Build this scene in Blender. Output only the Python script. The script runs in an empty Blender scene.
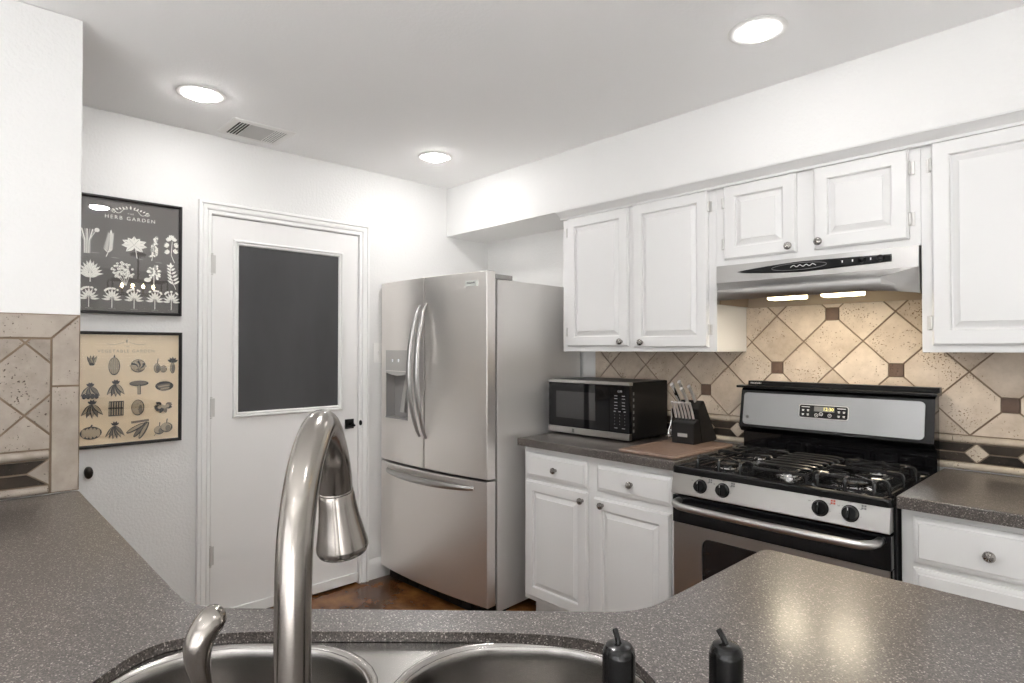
import bpy, bmesh, math, random
from mathutils import Vector, Matrix
random.seed(7)
C = bpy.context.scene.collection
SC = bpy.context.scene
PI = math.pi
R2 = math.sqrt(2)

# ------------------------------------------------------------------ camera, world, exposure
cam_d = bpy.data.cameras.new('camera')
cam = bpy.data.objects.new('camera', cam_d)
C.objects.link(cam)
cam.location = (3.1717, -2.7629, 1.3616)
cam.rotation_euler = (PI/2 + 0.0136, 0, 0.8118)
cam_d.sensor_width = 36
cam_d.lens = 599.2*36/1024
cam_d.clip_start = 0.02
SC.camera = cam
SC.view_settings.view_transform = 'Standard'
SC.view_settings.look = 'None'
SC.view_settings.exposure = 0.54
SC.view_settings.gamma = 1.0
SC.view_settings.use_curve_mapping = False

world = bpy.data.worlds.new('daylight')
SC.world = world
world.use_nodes = True
wn = world.node_tree.nodes; wl = world.node_tree.links
bgn = wn['Background']
bgn.inputs[0].default_value = (0.97, 0.98, 1.0, 1)
bgn.inputs[1].default_value = 2.6
sun_d = bpy.data.lights.new('sun', 'SUN'); sun_d.energy = 50.0; sun_d.angle = 0.02; sun_d.color = (1, 1, .995)
sun = bpy.data.objects.new('sun', sun_d); C.objects.link(sun)
sun.rotation_euler = (math.radians(54), 0, math.radians(-24))      # sun added to bounce light off the dining floor onto the ceiling

LAMP = 86.0          # recessed lamps
HOOD_W = 0.8          # range hood lamps

H = 2.426             # ceiling height
ROOM_X, ROOM_Y = 6.2, -6.2

# ------------------------------------------------------------------ materials
def nodes(name):
    m = bpy.data.materials.new(name); m.use_nodes = True
    n = m.node_tree.nodes; l = m.node_tree.links
    return m, n, l, n['Principled BSDF']

def mat(name, col, rough=0.5, metal=0.0, bump=0.0, bscale=200, coat=0.0, ior=1.45, stretch=None, var=0.0, vscale=6, detail=3):
    m, n, l, p = nodes(name)
    p.inputs['Base Color'].default_value = (*col, 1)
    p.inputs['Roughness'].default_value = rough
    p.inputs['Metallic'].default_value = metal
    p.inputs['Coat Weight'].default_value = coat
    p.inputs['Coat Roughness'].default_value = 0.05
    p.inputs['IOR'].default_value = ior
    if bump or var:
        tc = n.new('ShaderNodeTexCoord')
        mp = n.new('ShaderNodeMapping')
        l.new(tc.outputs['Object'], mp.inputs[0])
        if stretch: mp.inputs['Scale'].default_value = stretch
    if bump:
        t = n.new('ShaderNodeTexNoise'); t.inputs['Scale'].default_value = bscale; t.inputs['Detail'].default_value = detail
        l.new(mp.outputs[0], t.inputs['Vector'])
        b = n.new('ShaderNodeBump'); b.inputs['Strength'].default_value = bump; b.inputs['Distance'].default_value = 0.01
        l.new(t.outputs['Fac'], b.inputs['Height']); l.new(b.outputs[0], p.inputs['Normal'])
    if var:
        t2 = n.new('ShaderNodeTexNoise'); t2.inputs['Scale'].default_value = vscale; t2.inputs['Detail'].default_value = 5
        l.new(mp.outputs[0], t2.inputs['Vector'])
        r = n.new('ShaderNodeMapRange')
        r.inputs['From Min'].default_value = 0.3; r.inputs['From Max'].default_value = 0.7
        r.inputs['To Min'].default_value = 1-var; r.inputs['To Max'].default_value = 1+var
        l.new(t2.outputs['Fac'], r.inputs['Value'])
        mx = n.new('ShaderNodeVectorMath'); mx.operation = 'SCALE'
        mx.inputs[0].default_value = col
        l.new(r.outputs[0], mx.inputs['Scale'])
        l.new(mx.outputs[0], p.inputs['Base Color'])
    return m

M = {}
M['wall'] = mat('orange_peel_white_paint', (0.77, 0.765, 0.755), 0.6, bump=0.2, bscale=85, detail=2)
M['ceil'] = mat('ceiling_white_paint', (0.92, 0.915, 0.91), 0.8, bump=0.08, bscale=90)
M['cab'] = mat('white_cabinet_paint', (0.73, 0.725, 0.718), 0.36, bump=0.02, bscale=60)
M['trim'] = mat('white_trim_paint', (0.84, 0.835, 0.825), 0.4)
M['door'] = mat('white_door_paint', (0.82, 0.81, 0.80), 0.42, bump=0.03, bscale=30, stretch=(1, 1, 0.1))
M['steel'] = mat('brushed_stainless', (0.87, 0.84, 0.81), 0.36, 1.0, bump=0.012, bscale=900, stretch=(1, 1, 0.012))
M['steel_side'] = mat('grey_fridge_side', (0.74, 0.72, 0.70), 0.42, 0.6)
M['steel_h'] = mat('horizontal_brushed_stainless', (0.47, 0.46, 0.45), 0.28, 1.0, bump=0.012, bscale=900, stretch=(0.012, 1, 1))
M['sink_steel'] = mat('sink_steel', (0.33, 0.315, 0.30), 0.26, 1.0, bump=0.01, bscale=500, stretch=(0.05, 0.05, 1))
M['nickel'] = mat('brushed_nickel', (0.31, 0.285, 0.262), 0.2, 1.0, bump=0.01, bscale=700)
M['chrome'] = mat('polished_steel', (0.75, 0.74, 0.73), 0.12, 1.0)
M['pewter'] = mat('dark_pewter_knob', (0.36, 0.345, 0.33), 0.22, 1.0)
M['enamel'] = mat('black_enamel', (0.005, 0.005, 0.0055), 0.10, coat=0.25, ior=1.3)
M['black_gloss'] = mat('black_gloss_panel', (0.005, 0.005, 0.006), 0.06, ior=1.38)
M['black'] = mat('black_plastic', (0.008, 0.008, 0.0085), 0.28, ior=1.3)
M['black_matt'] = mat('black_cast_iron', (0.016, 0.016, 0.0165), 0.25, bump=0.04, bscale=300, coat=0.3)
M['black_wood'] = mat('black_stained_wood', (0.010, 0.0095, 0.009), 0.38, bump=0.05, bscale=60, stretch=(1, 1, .1))
M['dark_glass'] = mat('dark_oven_glass', (0.012, 0.012, 0.013), 0.03, ior=1.7)
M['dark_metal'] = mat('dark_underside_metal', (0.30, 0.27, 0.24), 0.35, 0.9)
M['grey_plastic'] = mat('grey_plastic', (0.32, 0.31, 0.30), 0.4)
M['silver_plastic'] = mat('silver_plastic', (0.55, 0.54, 0.52), 0.35, 0.5)
M['white_plastic'] = mat('white_plastic', (0.83, 0.82, 0.80), 0.4)
M['print_white'] = mat('white_marking', (0.75, 0.75, 0.74), 0.5)
M['print_mid'] = mat('light_grey_marking', (0.42, 0.42, 0.42), 0.5)
M['print_grey'] = mat('grey_marking', (0.16, 0.16, 0.16), 0.5)
M['print_dark'] = mat('dark_marking', (0.03, 0.03, 0.03), 0.5)
M['print_red'] = mat('red_marking', (0.45, 0.08, 0.05), 0.5)
M['chalk'] = mat('chalkboard_slate', (0.058, 0.058, 0.06), 0.62, var=0.16, vscale=3.0, stretch=(1, 1.5, .5))
M['grout'] = mat('tan_grout', (0.235, 0.175, 0.125), 0.9, bump=0.2, bscale=300)
M['slot'] = mat('vent_dark', (0.03, 0.028, 0.026), 0.8)
M['hinge'] = mat('painted_hinge_metal', (0.60, 0.59, 0.57), 0.35, 0.4)
M['steel_dark'] = mat('blue_grey_brushed_steel', (0.33, 0.33, 0.335), 0.27, 1.0, bump=0.012, bscale=900, stretch=(0.012, 1, 1))
M['knife'] = mat('satin_knife_steel', (0.82, 0.81, 0.80), 0.32, 0.85)
M['casing'] = mat('black_microwave_casing', (0.008, 0.008, 0.008), 0.38, ior=1.3)
M['tile_reflection'] = mat('tile_reflection_brown', (0.36, 0.29, 0.22), 0.5, 0.3)  # brown of the tiles mirrored in the hood metal, painted in
M['pump'] = mat('glossy_black_pump', (0.004, 0.004, 0.004), 0.2, ior=1.38)
M['vent_plate'] = mat('light_grey_vent_plate', (0.55, 0.545, 0.535), 0.6)
M['badge'] = mat('pale_badge', (0.70, 0.72, 0.69), 0.4)
M['rubber'] = mat('black_rubber', (0.01, 0.01, 0.01), 0.6)
M['paper_black'] = mat('black_poster_paper', (0.11, 0.10, 0.094), 0.5)  # black lifted to grey to paint in reflections on the glass
M['paper_cream'] = mat('cream_poster_paper', (0.92, 0.75, 0.52), 0.6, var=0.12, vscale=4)
M['ink_cream'] = mat('cream_ink', (0.93, 0.92, 0.86), 0.6)
M['ink_shade'] = mat('grey_ink', (0.36, 0.36, 0.33), 0.6)
M['ink_black'] = mat('black_ink', (0.02, 0.018, 0.016), 0.6)
M['ink_mid'] = mat('brown_grey_ink', (0.19, 0.155, 0.115), 0.6)
M['ink_pale'] = mat('pale_tan_ink', (0.46, 0.37, 0.25), 0.6)
M['frame'] = mat('black_frame', (0.018, 0.017, 0.017), 0.3)
M['bronze'] = mat('dark_bronze', (0.03, 0.026, 0.022), 0.3, 0.7)
M['hedge'] = mat('hedge_green', (0.07, 0.14, 0.04), 0.8, var=0.5, vscale=9)
M['grass'] = mat('lawn_green', (0.12, 0.2, 0.06), 0.9, var=0.3, vscale=5)
M['board'] = mat('reddish_brown_board', (0.22, 0.15, 0.115), 0.34, var=0.2, vscale=40)
M['brass'] = mat('warm_lamp_frame', (0.35, 0.27, 0.15), 0.3, 1.0)

def emis(name, col, st):
    m, n, l, p = nodes(name)
    p.inputs['Base Color'].default_value = (*col, 1)
    p.inputs['Emission Color'].default_value = (*col, 1)
    p.inputs['Emission Strength'].default_value = st
    return m
M['lamp'] = emis('lit_lamp_lens', (1, 0.985, 0.97), LAMP)
M['hood_lamp'] = emis('lit_hood_lens', (1, 0.84, 0.5), 7.0)
M['bulb'] = emis('lit_bulb', (1, 0.8, 0.5), 30.0)
M['led'] = emis('yellow_clock_digits', (0.85, 0.75, 0.25), 0.7)
M['led_white'] = emis('white_display_icon', (0.9, 0.95, 1.0), 0.35)

def clear_glass():
    m = bpy.data.materials.new('window_pane_glass'); m.use_nodes = True
    n = m.node_tree.nodes; l = m.node_tree.links
    n.remove(n['Principled BSDF'])
    a = n.new('ShaderNodeBsdfTransparent'); g = n.new('ShaderNodeBsdfGlossy'); g.inputs['Roughness'].default_value = 0.02
    fr = n.new('ShaderNodeFresnel'); fr.inputs[0].default_value = 1.45
    x = n.new('ShaderNodeMixShader')
    l.new(fr.outputs[0], x.inputs[0]); l.new(a.outputs[0], x.inputs[1]); l.new(g.outputs[0], x.inputs[2])
    l.new(x.outputs[0], n['Material Output'].inputs[0])
    return m
M['pane'] = clear_glass()
def picture_glass():
    m = bpy.data.materials.new('picture_glass'); m.use_nodes = True
    n = m.node_tree.nodes; l = m.node_tree.links
    n.remove(n['Principled BSDF'])
    a = n.new('ShaderNodeBsdfTransparent'); g = n.new('ShaderNodeBsdfGlossy'); g.inputs['Roughness'].default_value = 0.01
    fr = n.new('ShaderNodeFresnel'); fr.inputs[0].default_value = 2.1
    x = n.new('ShaderNodeMixShader')
    ge = n.new('ShaderNodeNewGeometry'); iv = n.new('ShaderNodeMath'); iv.operation = 'SUBTRACT'; iv.inputs[0].default_value = 1.0
    mu = n.new('ShaderNodeMath'); mu.operation = 'MULTIPLY'
    l.new(ge.outputs['Backfacing'], iv.inputs[1]); l.new(iv.outputs[0], mu.inputs[0]); l.new(fr.outputs[0], mu.inputs[1])
    l.new(mu.outputs[0], x.inputs[0]); l.new(a.outputs[0], x.inputs[1]); l.new(g.outputs[0], x.inputs[2])
    l.new(x.outputs[0], n['Material Output'].inputs[0])
    return m
M['pglass'] = picture_glass()

def ramp(n, fac, l, stops):
    r = n.new('ShaderNodeValToRGB')
    e = r.color_ramp.elements
    e[0].position, e[0].color = stops[0][0], (*stops[0][1], 1)
    e[1].position, e[1].color = stops[-1][0], (*stops[-1][1], 1)
    for pos, c in stops[1:-1]:
        k = e.new(pos); k.color = (*c, 1)
    l.new(fac, r.inputs[0])
    return r

def counter_mat():
    m, n, l, p = nodes('speckled_solid_counter')
    tc = n.new('ShaderNodeTexCoord')
    v = n.new('ShaderNodeTexVoronoi'); v.inputs['Scale'].default_value = 520
    l.new(tc.outputs['Object'], v.inputs['Vector'])
    sep = n.new('ShaderNodeSeparateColor'); l.new(v.outputs['Color'], sep.inputs[0])
    base = ramp(n, sep.outputs[0], l, [(0.0, (0.025, 0.019, 0.016)), (0.30, (0.060, 0.049, 0.043)), (0.68, (0.105, 0.089, 0.08)), (0.88, (0.155, 0.134, 0.121)), (0.94, (0.36, 0.33, 0.305)), (1.0, (0.45, 0.415, 0.385))])
    base.color_ramp.interpolation = 'CONSTANT'
    t = n.new('ShaderNodeTexNoise'); t.inputs['Scale'].default_value = 5; t.inputs['Detail'].default_value = 4
    l.new(tc.outputs['Object'], t.inputs['Vector'])
    mr = n.new('ShaderNodeMapRange'); mr.inputs['To Min'].default_value = 0.85; mr.inputs['To Max'].default_value = 1.15
    l.new(t.outputs['Fac'], mr.inputs[0])
    mu = n.new('ShaderNodeVectorMath'); mu.operation = 'SCALE'
    l.new(base.outputs[0], mu.inputs[0]); l.new(mr.outputs[0], mu.inputs['Scale'])
    l.new(mu.outputs[0], p.inputs['Base Color'])
    p.inputs['Roughness'].default_value = 0.34
    p.inputs['IOR'].default_value = 1.6
    p.inputs['Coat Weight'].default_value = 0.55
    p.inputs['Coat Roughness'].default_value = 0.19
    return m
M['counter'] = counter_mat()

def tile_mat(name, a, b, pit=(0.2, 0.13, 0.08), ior=1.45):
    m, n, l, p = nodes(name)
    p.inputs['IOR'].default_value = ior
    tc = n.new('ShaderNodeTexCoord'); geo = n.new('ShaderNodeNewGeometry')
    off = n.new('ShaderNodeVectorMath'); off.operation = 'ADD'
    cmb = n.new('ShaderNodeCombineXYZ')
    mul = n.new('ShaderNodeMath'); mul.operation = 'MULTIPLY'; mul.inputs[1].default_value = 37.0
    l.new(geo.outputs['Random Per Island'], mul.inputs[0])
    for i in range(3): l.new(mul.outputs[0], cmb.inputs[i])
    l.new(tc.outputs['Object'], off.inputs[0]); l.new(cmb.outputs[0], off.inputs[1])
    t = n.new('ShaderNodeTexNoise'); t.inputs['Scale'].default_value = 11; t.inputs['Detail'].default_value = 6; t.inputs['Roughness'].default_value = 0.65
    l.new(off.outputs[0], t.inputs['Vector'])
    ad = n.new('ShaderNodeMath'); ad.operation = 'MULTIPLY_ADD'; ad.inputs[1].default_value = 0.28; 
    l.new(geo.outputs['Random Per Island'], ad.inputs[0]); l.new(t.outputs['Fac'], ad.inputs[2])
    r = ramp(n, ad.outputs[0], l, [(0.38, a), (0.6, tuple((x+y)/2 for x, y in zip(a, b))), (0.85, b)])
    v = n.new('ShaderNodeTexNoise'); v.inputs['Scale'].default_value = 150; v.inputs['Detail'].default_value = 2
    l.new(off.outputs[0], v.inputs['Vector'])
    v2 = n.new('ShaderNodeTexNoise'); v2.inputs['Scale'].default_value = 9
    l.new(off.outputs[0], v2.inputs['Vector'])
    ml = n.new('ShaderNodeMath'); ml.operation = 'MULTIPLY_ADD'; ml.inputs[1].default_value = 0.45
    l.new(v2.outputs['Fac'], ml.inputs[0]); l.new(v.outputs['Fac'], ml.inputs[2])
    pr = n.new('ShaderNodeMapRange'); pr.inputs['From Min'].default_value = 0.905; pr.inputs['From Max'].default_value = 0.945
    l.new(ml.outputs[0], pr.inputs[0])
    mx = n.new('ShaderNodeMix'); mx.data_type = 'RGBA'
    l.new(pr.outputs[0], mx.inputs['Factor'])
    l.new(r.outputs[0], mx.inputs['A']); mx.inputs['B'].default_value = (*pit, 1)
    l.new(mx.outputs['Result'], p.inputs['Base Color'])
    inv = n.new('ShaderNodeMath'); inv.operation = 'SUBTRACT'; inv.inputs[0].default_value = 1.0
    l.new(pr.outputs[0], inv.inputs[1])
    b_ = n.new('ShaderNodeBump'); b_.inputs['Strength'].default_value = 0.5; b_.inputs['Distance'].default_value = 0.004
    l.new(inv.outputs[0], b_.inputs['Height']); l.new(b_.outputs[0], p.inputs['Normal'])
    p.inputs['Roughness'].default_value = 0.5
    return m
M['tile'] = tile_mat('travertine_tile', (0.42, 0.335, 0.255), (0.66, 0.56, 0.455))
M['tile_dot'] = tile_mat('dark_brown_slate_inset', (0.085, 0.05, 0.034), (0.16, 0.10, 0.07), (0.05, 0.03, 0.02))
M['tile_dark'] = tile_mat('dark_marble_border', (0.012, 0.010, 0.008), (0.06, 0.046, 0.036), (0.09, 0.075, 0.06), 1.25)
M['tile_left'] = tile_mat('grey_beige_travertine_tile', (0.24, 0.20, 0.165), (0.40, 0.345, 0.295), (0.10, 0.07, 0.05))
M['tile_cream'] = tile_mat('cream_stone_moulding', (0.44, 0.365, 0.285), (0.62, 0.53, 0.42))

def floor_mat():
    m, n, l, p = nodes('stained_concrete')
    tc = n.new('ShaderNodeTexCoord')
    t = n.new('ShaderNodeTexNoise'); t.inputs['Scale'].default_value = 3.2; t.inputs['Detail'].default_value = 8; t.inputs['Roughness'].default_value = 0.65
    l.new(tc.outputs['Object'], t.inputs['Vector'])
    r = ramp(n, t.outputs['Fac'], l, [(0.33, (0.028, 0.014, 0.008)), (0.5, (0.12, 0.048, 0.016)), (0.68, (0.25, 0.105, 0.03))])
    l.new(r.outputs[0], p.inputs['Base Color'])
    p.inputs['Roughness'].default_value = 0.22
    return m
M['floor'] = floor_mat()

# ------------------------------------------------------------------ mesh helpers
def V(*a): return Vector(a)
def bm_new(): return bmesh.new()

def merge(dst, src, mi=None):
    me = bpy.data.meshes.new('tmp')
    if mi is not None:
        for f in src.faces: f.material_index = mi
    src.to_mesh(me); src.free()
    dst.from_mesh(me); bpy.data.meshes.remove(me)
    return dst

def add_box(bm, c0, c1, bev=0.0, seg=2, mi=0, mtx=None):
    b = bmesh.new()
    bmesh.ops.create_cube(b, size=1)
    lo = [min(a, c) for a, c in zip(c0, c1)]; hi = [max(a, c) for a, c in zip(c0, c1)]
    for v in b.verts:
        v.co = Vector([lo[i] + (v.co[i]+0.5)*(hi[i]-lo[i]) for i in range(3)])
    if bev > 0:
        bmesh.ops.bevel(b, geom=list(b.edges), offset=bev, segments=seg, profile=0.5, affect='EDGES')
    if mtx is not None: b.transform(mtx)
    return merge(bm, b, mi)

def box(c0, c1, bev=0.0, seg=2): return add_box(bm_new(), c0, c1, bev, seg)

def loft(bm, rings, closed_u=True, cap0=False, cap1=False, mi=0):
    vs = [[bm.verts.new(p) for p in r] for r in rings]
    n = len(rings[0])
    for a, b in zip(vs[:-1], vs[1:]):
        for i in range(n if closed_u else n-1):
            j = (i+1) % n
            try: f = bm.faces.new((a[i], a[j], b[j], b[i])); f.material_index = mi
            except ValueError: pass
    if cap0: f = bm.faces.new(list(reversed(vs[0]))); f.material_index = mi
    if cap1: f = bm.faces.new(vs[-1]); f.material_index = mi
    return bm

def frames(pts):
    pts = [Vector(p) for p in pts]
    T = []
    for i in range(len(pts)):
        a = pts[max(0, i-1)]; b = pts[min(len(pts)-1, i+1)]
        T.append((b-a).normalized())
    up = Vector((0, 0, 1)) if abs(T[0].z) < 0.9 else Vector((1, 0, 0))
    N = [(up - T[0]*up.dot(T[0])).normalized()]
    for i in range(1, len(pts)):
        q = N[-1] - T[i]*N[-1].dot(T[i])
        N.append(q.normalized())
    return pts, T, N

def add_tube(bm, pts, r, seg=12, cap=True, mi=0, flat=1.0, square=False):
    """swept tube; r number or list; flat scales the second axis"""
    pts, T, N = frames(pts)
    if not isinstance(r, (list, tuple)): r = [r]*len(pts)
    rings = []
    for p, t, n, rr in zip(pts, T, N, r):
        b = t.cross(n)
        ring = []
        for k in range(seg):
            a = 2*PI*k/seg + (PI/4 if square else 0)
            ring.append(p + n*math.cos(a)*rr + b*math.sin(a)*rr*flat)
        rings.append(ring)
    return loft(bm, rings, True, cap, cap, mi)

def add_lathe(bm, prof, seg=24, mtx=None, mi=0):
    """prof: (radius, height) about +z"""
    b = bmesh.new()
    rings = [[Vector((max(r, 1e-5)*math.cos(2*PI*k/seg), max(r, 1e-5)*math.sin(2*PI*k/seg), z)) for k in range(seg)] for r, z in prof]
    loft(b, rings, True, True, True)
    bmesh.ops.remove_doubles(b, verts=b.verts, dist=2e-5)
    if mtx is not None: b.transform(mtx)
    return merge(bm, b, mi)

def lathe(prof, seg=24, mtx=None): return add_lathe(bm_new(), prof, seg, mtx)

def look(o, d):
    """matrix that puts +z along d at o"""
    return Matrix.Translation(Vector(o)) @ Vector(d).to_track_quat('Z', 'Y').to_matrix().to_4x4()

def add_prism(bm, poly, axis, a, b, mi=0):
    """extrude 2D polygon along axis ('X','Y','Z') between a and b; poly in the two other axes in order"""
    def P(u, v, w):
        return {'X': (w, u, v), 'Y': (u, w, v), 'Z': (u, v, w)}[axis]
    b0 = bmesh.new()
    lo = [b0.verts.new(P(u, v, a)) for u, v in poly]; hi = [b0.verts.new(P(u, v, b)) for u, v in poly]
    n = len(poly)
    b0.faces.new(lo); b0.faces.new(hi)
    for i in range(n):
        j = (i+1) % n
        b0.faces.new((lo[i], lo[j], hi[j], hi[i]))
    bmesh.ops.recalc_face_normals(b0, faces=b0.faces)
    return merge(bm, b0, mi)

def rrect(x0, x1, y0, y1, r, seg=6):
    out = []
    for cx, cy, a0 in ((x1-r, y1-r, 0), (x0+r, y1-r, PI/2), (x0+r, y0+r, PI), (x1-r, y0+r, 1.5*PI)):
        for k in range(seg+1):
            a = a0 + PI/2*k/seg
            out.append((cx+r*math.cos(a), cy+r*math.sin(a)))
    return out

def catmull(pts, n=8, closed=False):
    pts = [Vector(p) for p in pts]; out = []
    m = len(pts)
    rng = range(m if closed else m-1)
    for i in rng:
        if closed: p0, p1, p2, p3 = pts[(i-1) % m], pts[i], pts[(i+1) % m], pts[(i+2) % m]
        else: p0, p1, p2, p3 = pts[max(i-1, 0)], pts[i], pts[i+1], pts[min(i+2, m-1)]
        for k in range(n):
            t = k/n
            out.append(0.5*((2*p1)+(p2-p0)*t+(2*p0-5*p1+4*p2-p3)*t*t+(3*p1-p0-3*p2+p3)*t**3))
    if not closed: out.append(pts[-1])
    return out

def fill_plate(bm, outer, holes, z, mi=0):
    """flat face with holes; loops are lists of (x,y)"""
    b = bmesh.new()
    for loop in [outer]+holes:
        vs = [b.verts.new((p[0], p[1], z)) for p in loop]
        for i in range(len(vs)): b.edges.new((vs[i], vs[(i+1) % len(vs)]))
    bmesh.ops.triangle_fill(b, use_beauty=True, edges=b.edges, normal=(0, 0, 1))
    for f in b.faces:
        if f.normal.z < 0: f.normal_flip()
    return merge(bm, b, mi)

def obj(name, bm, m, parent=None, ang=32, label=None, smooth=True):
    """one mesh object; vertices given in world space for an unrotated parent"""
    me = bpy.data.meshes.new(name)
    bmesh.ops.recalc_face_normals(bm, faces=bm.faces)
    bm.to_mesh(me); bm.free()
    for k in (m if isinstance(m, (list, tuple)) else [m]): me.materials.append(k)
    if smooth:
        me.shade_smooth(); me.set_sharp_from_angle(angle=math.radians(ang))
    o = bpy.data.objects.new(name, me); C.objects.link(o)
    if smooth:
        w = o.modifiers.new('weighted', 'WEIGHTED_NORMAL'); w.keep_sharp = True; w.weight = 80
    if parent is not None:
        o.parent = parent
        off = Vector((0, 0, 0)); q = parent
        while q is not None: off += q.location; q = q.parent
        root = parent
        while root.parent is not None: root = root.parent
        if not root.get('_local'): me.transform(Matrix.Translation(-off))
    if label: o['label'] = label
    return o

def thing(name, label, cat, loc=(0, 0, 0), rotz=0, group=None, local=False):
    o = bpy.data.objects.new(name, None); C.objects.link(o)
    o.empty_display_size = 0.05
    o.location = loc; o.rotation_euler = (0, 0, rotz)
    o['label'] = label; o['category'] = cat
    if group: o['group'] = group
    if local or rotz: o['_local'] = 1
    return o
def tag(o, label, cat, group=None):
    o['label'] = label; o['category'] = cat
    if group: o['group'] = group
    return o
def struct(name, bm, m, label=None, cat=None):
    o = obj(name, bm, m); o['kind'] = 'structure'
    if label: o['label'] = label
    if cat: o['category'] = cat
    return o
def copy_tree(o, parent=None):
    c = o.copy(); C.objects.link(c)
    if parent is not None: c.parent = parent
    for ch in list(o.children): copy_tree(ch, c)
    return c

def text_bm(body, size, align='CENTER', depth=0.0004, space=1.0):
    """letters in the local xy plane, face toward +z"""
    cu = bpy.data.curves.new('lettering', 'FONT')
    cu.body = body; cu.size = size; cu.align_x = align; cu.align_y = 'CENTER'; cu.extrude = depth; cu.space_character = space
    cu.resolution_u = 3
    o = bpy.data.objects.new('lettering', cu); C.objects.link(o)
    dg = bpy.context.evaluated_depsgraph_get(); dg.update()
    me = bpy.data.meshes.new_from_object(o.evaluated_get(dg))
    b = bmesh.new(); b.from_mesh(me)
    bpy.data.meshes.remove(me); bpy.data.objects.remove(o); bpy.data.curves.remove(cu)
    return b
FACE_MY = Matrix(((1, 0, 0, 0), (0, 0, -1, 0), (0, 1, 0, 0), (0, 0, 0, 1)))    # xy plane -> xz plane facing -y
FACE_PX = Matrix(((0, 0, 1, 0), (1, 0, 0, 0), (0, 1, 0, 0), (0, 0, 0, 1)))     # xy plane -> yz plane facing +x

# ------------------------------------------------------------------ the room
PXF = 0.83
M['bounce_floor'] = mat('pale_bounce_floor', (0.69, 0.69, 0.69), 0.95, bump=0.3, bscale=300)
M['bounce_ground'] = mat('pale_bounce_ground', (0.40, 0.395, 0.39), 0.9, var=0.1, vscale=2)
def slab(c0, c1): return box(c0, c1)
struct('floor', slab((-0.6, ROOM_Y-.2, -0.1), (ROOM_X+.2, 0.25, 0)), M['floor'])
b = bm_new(); add_box(b, (PXF, ROOM_Y-.15, 0.0005), (ROOM_X-.001, -3.6, 0.012)); add_box(b, (3.6, -3.6, 0.0005), (ROOM_X-.001, 0.009, 0.012))
struct('floor_bounce', b, M['bounce_floor'])  # unseen pale floor, added to bounce daylight up to the ceiling
struct('ceiling', slab((-0.15, ROOM_Y-.2, H), (ROOM_X+.2, 0.25, H+0.1)), M['ceil'])
# back wall with a door opening
DY0, DY1, DZ = -1.812, -0.992, 2.036
b = bm_new()
add_box(b, (-0.12, ROOM_Y-.15, 0), (0, DY0, H)); add_box(b, (-0.12, DY1, 0), (0, 0.16, H)); add_box(b, (-0.12, DY0, DZ), (0, DY1, H))
struct('wall_back', b, M['wall'])
struct('wall_right', slab((0, 0.010, 0), (ROOM_X+.15, 0.16, H)), M['wall'])
# soffit over the cabinets
struct('trim_1', slab((0.0005, -0.3514, 2.1091), (4.4, 0.0095, H-0.0005)), M['wall'], 'white boxed soffit above the wall cabinets and fridge', 'soffit')
# tiled end wall at the left
PX = 0.822
b = bm_new()
add_box(b, (PX-0.13, ROOM_Y-.1, 0), (PX, -2.4445, H), 0.005, 2)
struct('wall_left', b, M['wall'])
# far dining room walls with windows
WY0, WY1, WZ0, WZ1 = -3.4, -0.35, 1.05, 2.14
b = bm_new(); X = ROOM_X
add_box(b, (X, ROOM_Y-.15, 0), (X+.15, WY0, H)); add_box(b, (X, WY1, 0), (X+.15, 0.16, H))
add_box(b, (X, WY0, 0), (X+.15, WY1, WZ0)); add_box(b, (X, WY0, WZ1), (X+.15, WY1, H))
struct('wall_dining', b, M['wall'])
VX0, VX1, VZ0, VZ1 = 2.4, 5.9, 0.1, 2.15
b = bm_new(); Y = ROOM_Y
add_box(b, (-0.1, Y-.15, 0), (VX0, Y, H)); add_box(b, (VX1, Y-.15, 0), (X, Y, H))
add_box(b, (VX0, Y-.15, 0), (VX1, Y, VZ0)); add_box(b, (VX0, Y-.15, VZ1), (VX1, Y, H))
struct('wall_front', b, M['wall'])
def window(name, axis, pos, a0, a1, z0, z1, nm):
    b = bm_new(); p = bm_new()
    def bx(bb, u0, u1, w0, w1, d0, d1, bev=0):
        if axis == 'X': add_box(bb, (pos+d0, u0, w0), (pos+d1, u1, w1), bev)
        else: add_box(bb, (u0, pos-d0, w0), (u1, pos-d1, w1), bev)
    f = 0.06
    bx(b, a0, a1, z0, z0+f, -0.02, 0.12, .004); bx(b, a0, a1, z1-f, z1, -0.02, 0.12, .004)
    for k in range(nm+1):
        u = a0 + (a1-a0-f)*k/nm
        bx(b, u, u+f, z0+f, z1-f, -0.015, 0.11, .004)
    bx(p, a0+.01, a1-.01, z0+.01, z1-.01, 0.05, 0.054)
    o = struct(name, b, M['trim']); g = obj('pane', p, M['pane'], o)
    return o
window('window_1', 'X', ROOM_X, WY0, WY1, WZ0, WZ1, 3)
window('window_2', 'Y', ROOM_Y, VX0, VX1, VZ0, VZ1, 4)
# portals guide the daylight through the two windows
def portal(loc, rot, sx, sy):
    d = bpy.data.lights.new('daylight_portal', 'AREA'); d.shape = 'RECTANGLE'; d.size = sx; d.size_y = sy
    d.cycles.is_portal = True
    o = bpy.data.objects.new('daylight_portal', d); C.objects.link(o); o.location = loc; o.rotation_euler = rot
portal((ROOM_X+.16, (WY0+WY1)/2, (WZ0+WZ1)/2), (0, PI/2, 0), WZ1-WZ0, WY1-WY0)
portal(((VX0+VX1)/2, ROOM_Y-.16, (VZ0+VZ1)/2), (PI/2, 0, 0), VX1-VX0, VZ1-VZ0)

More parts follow.
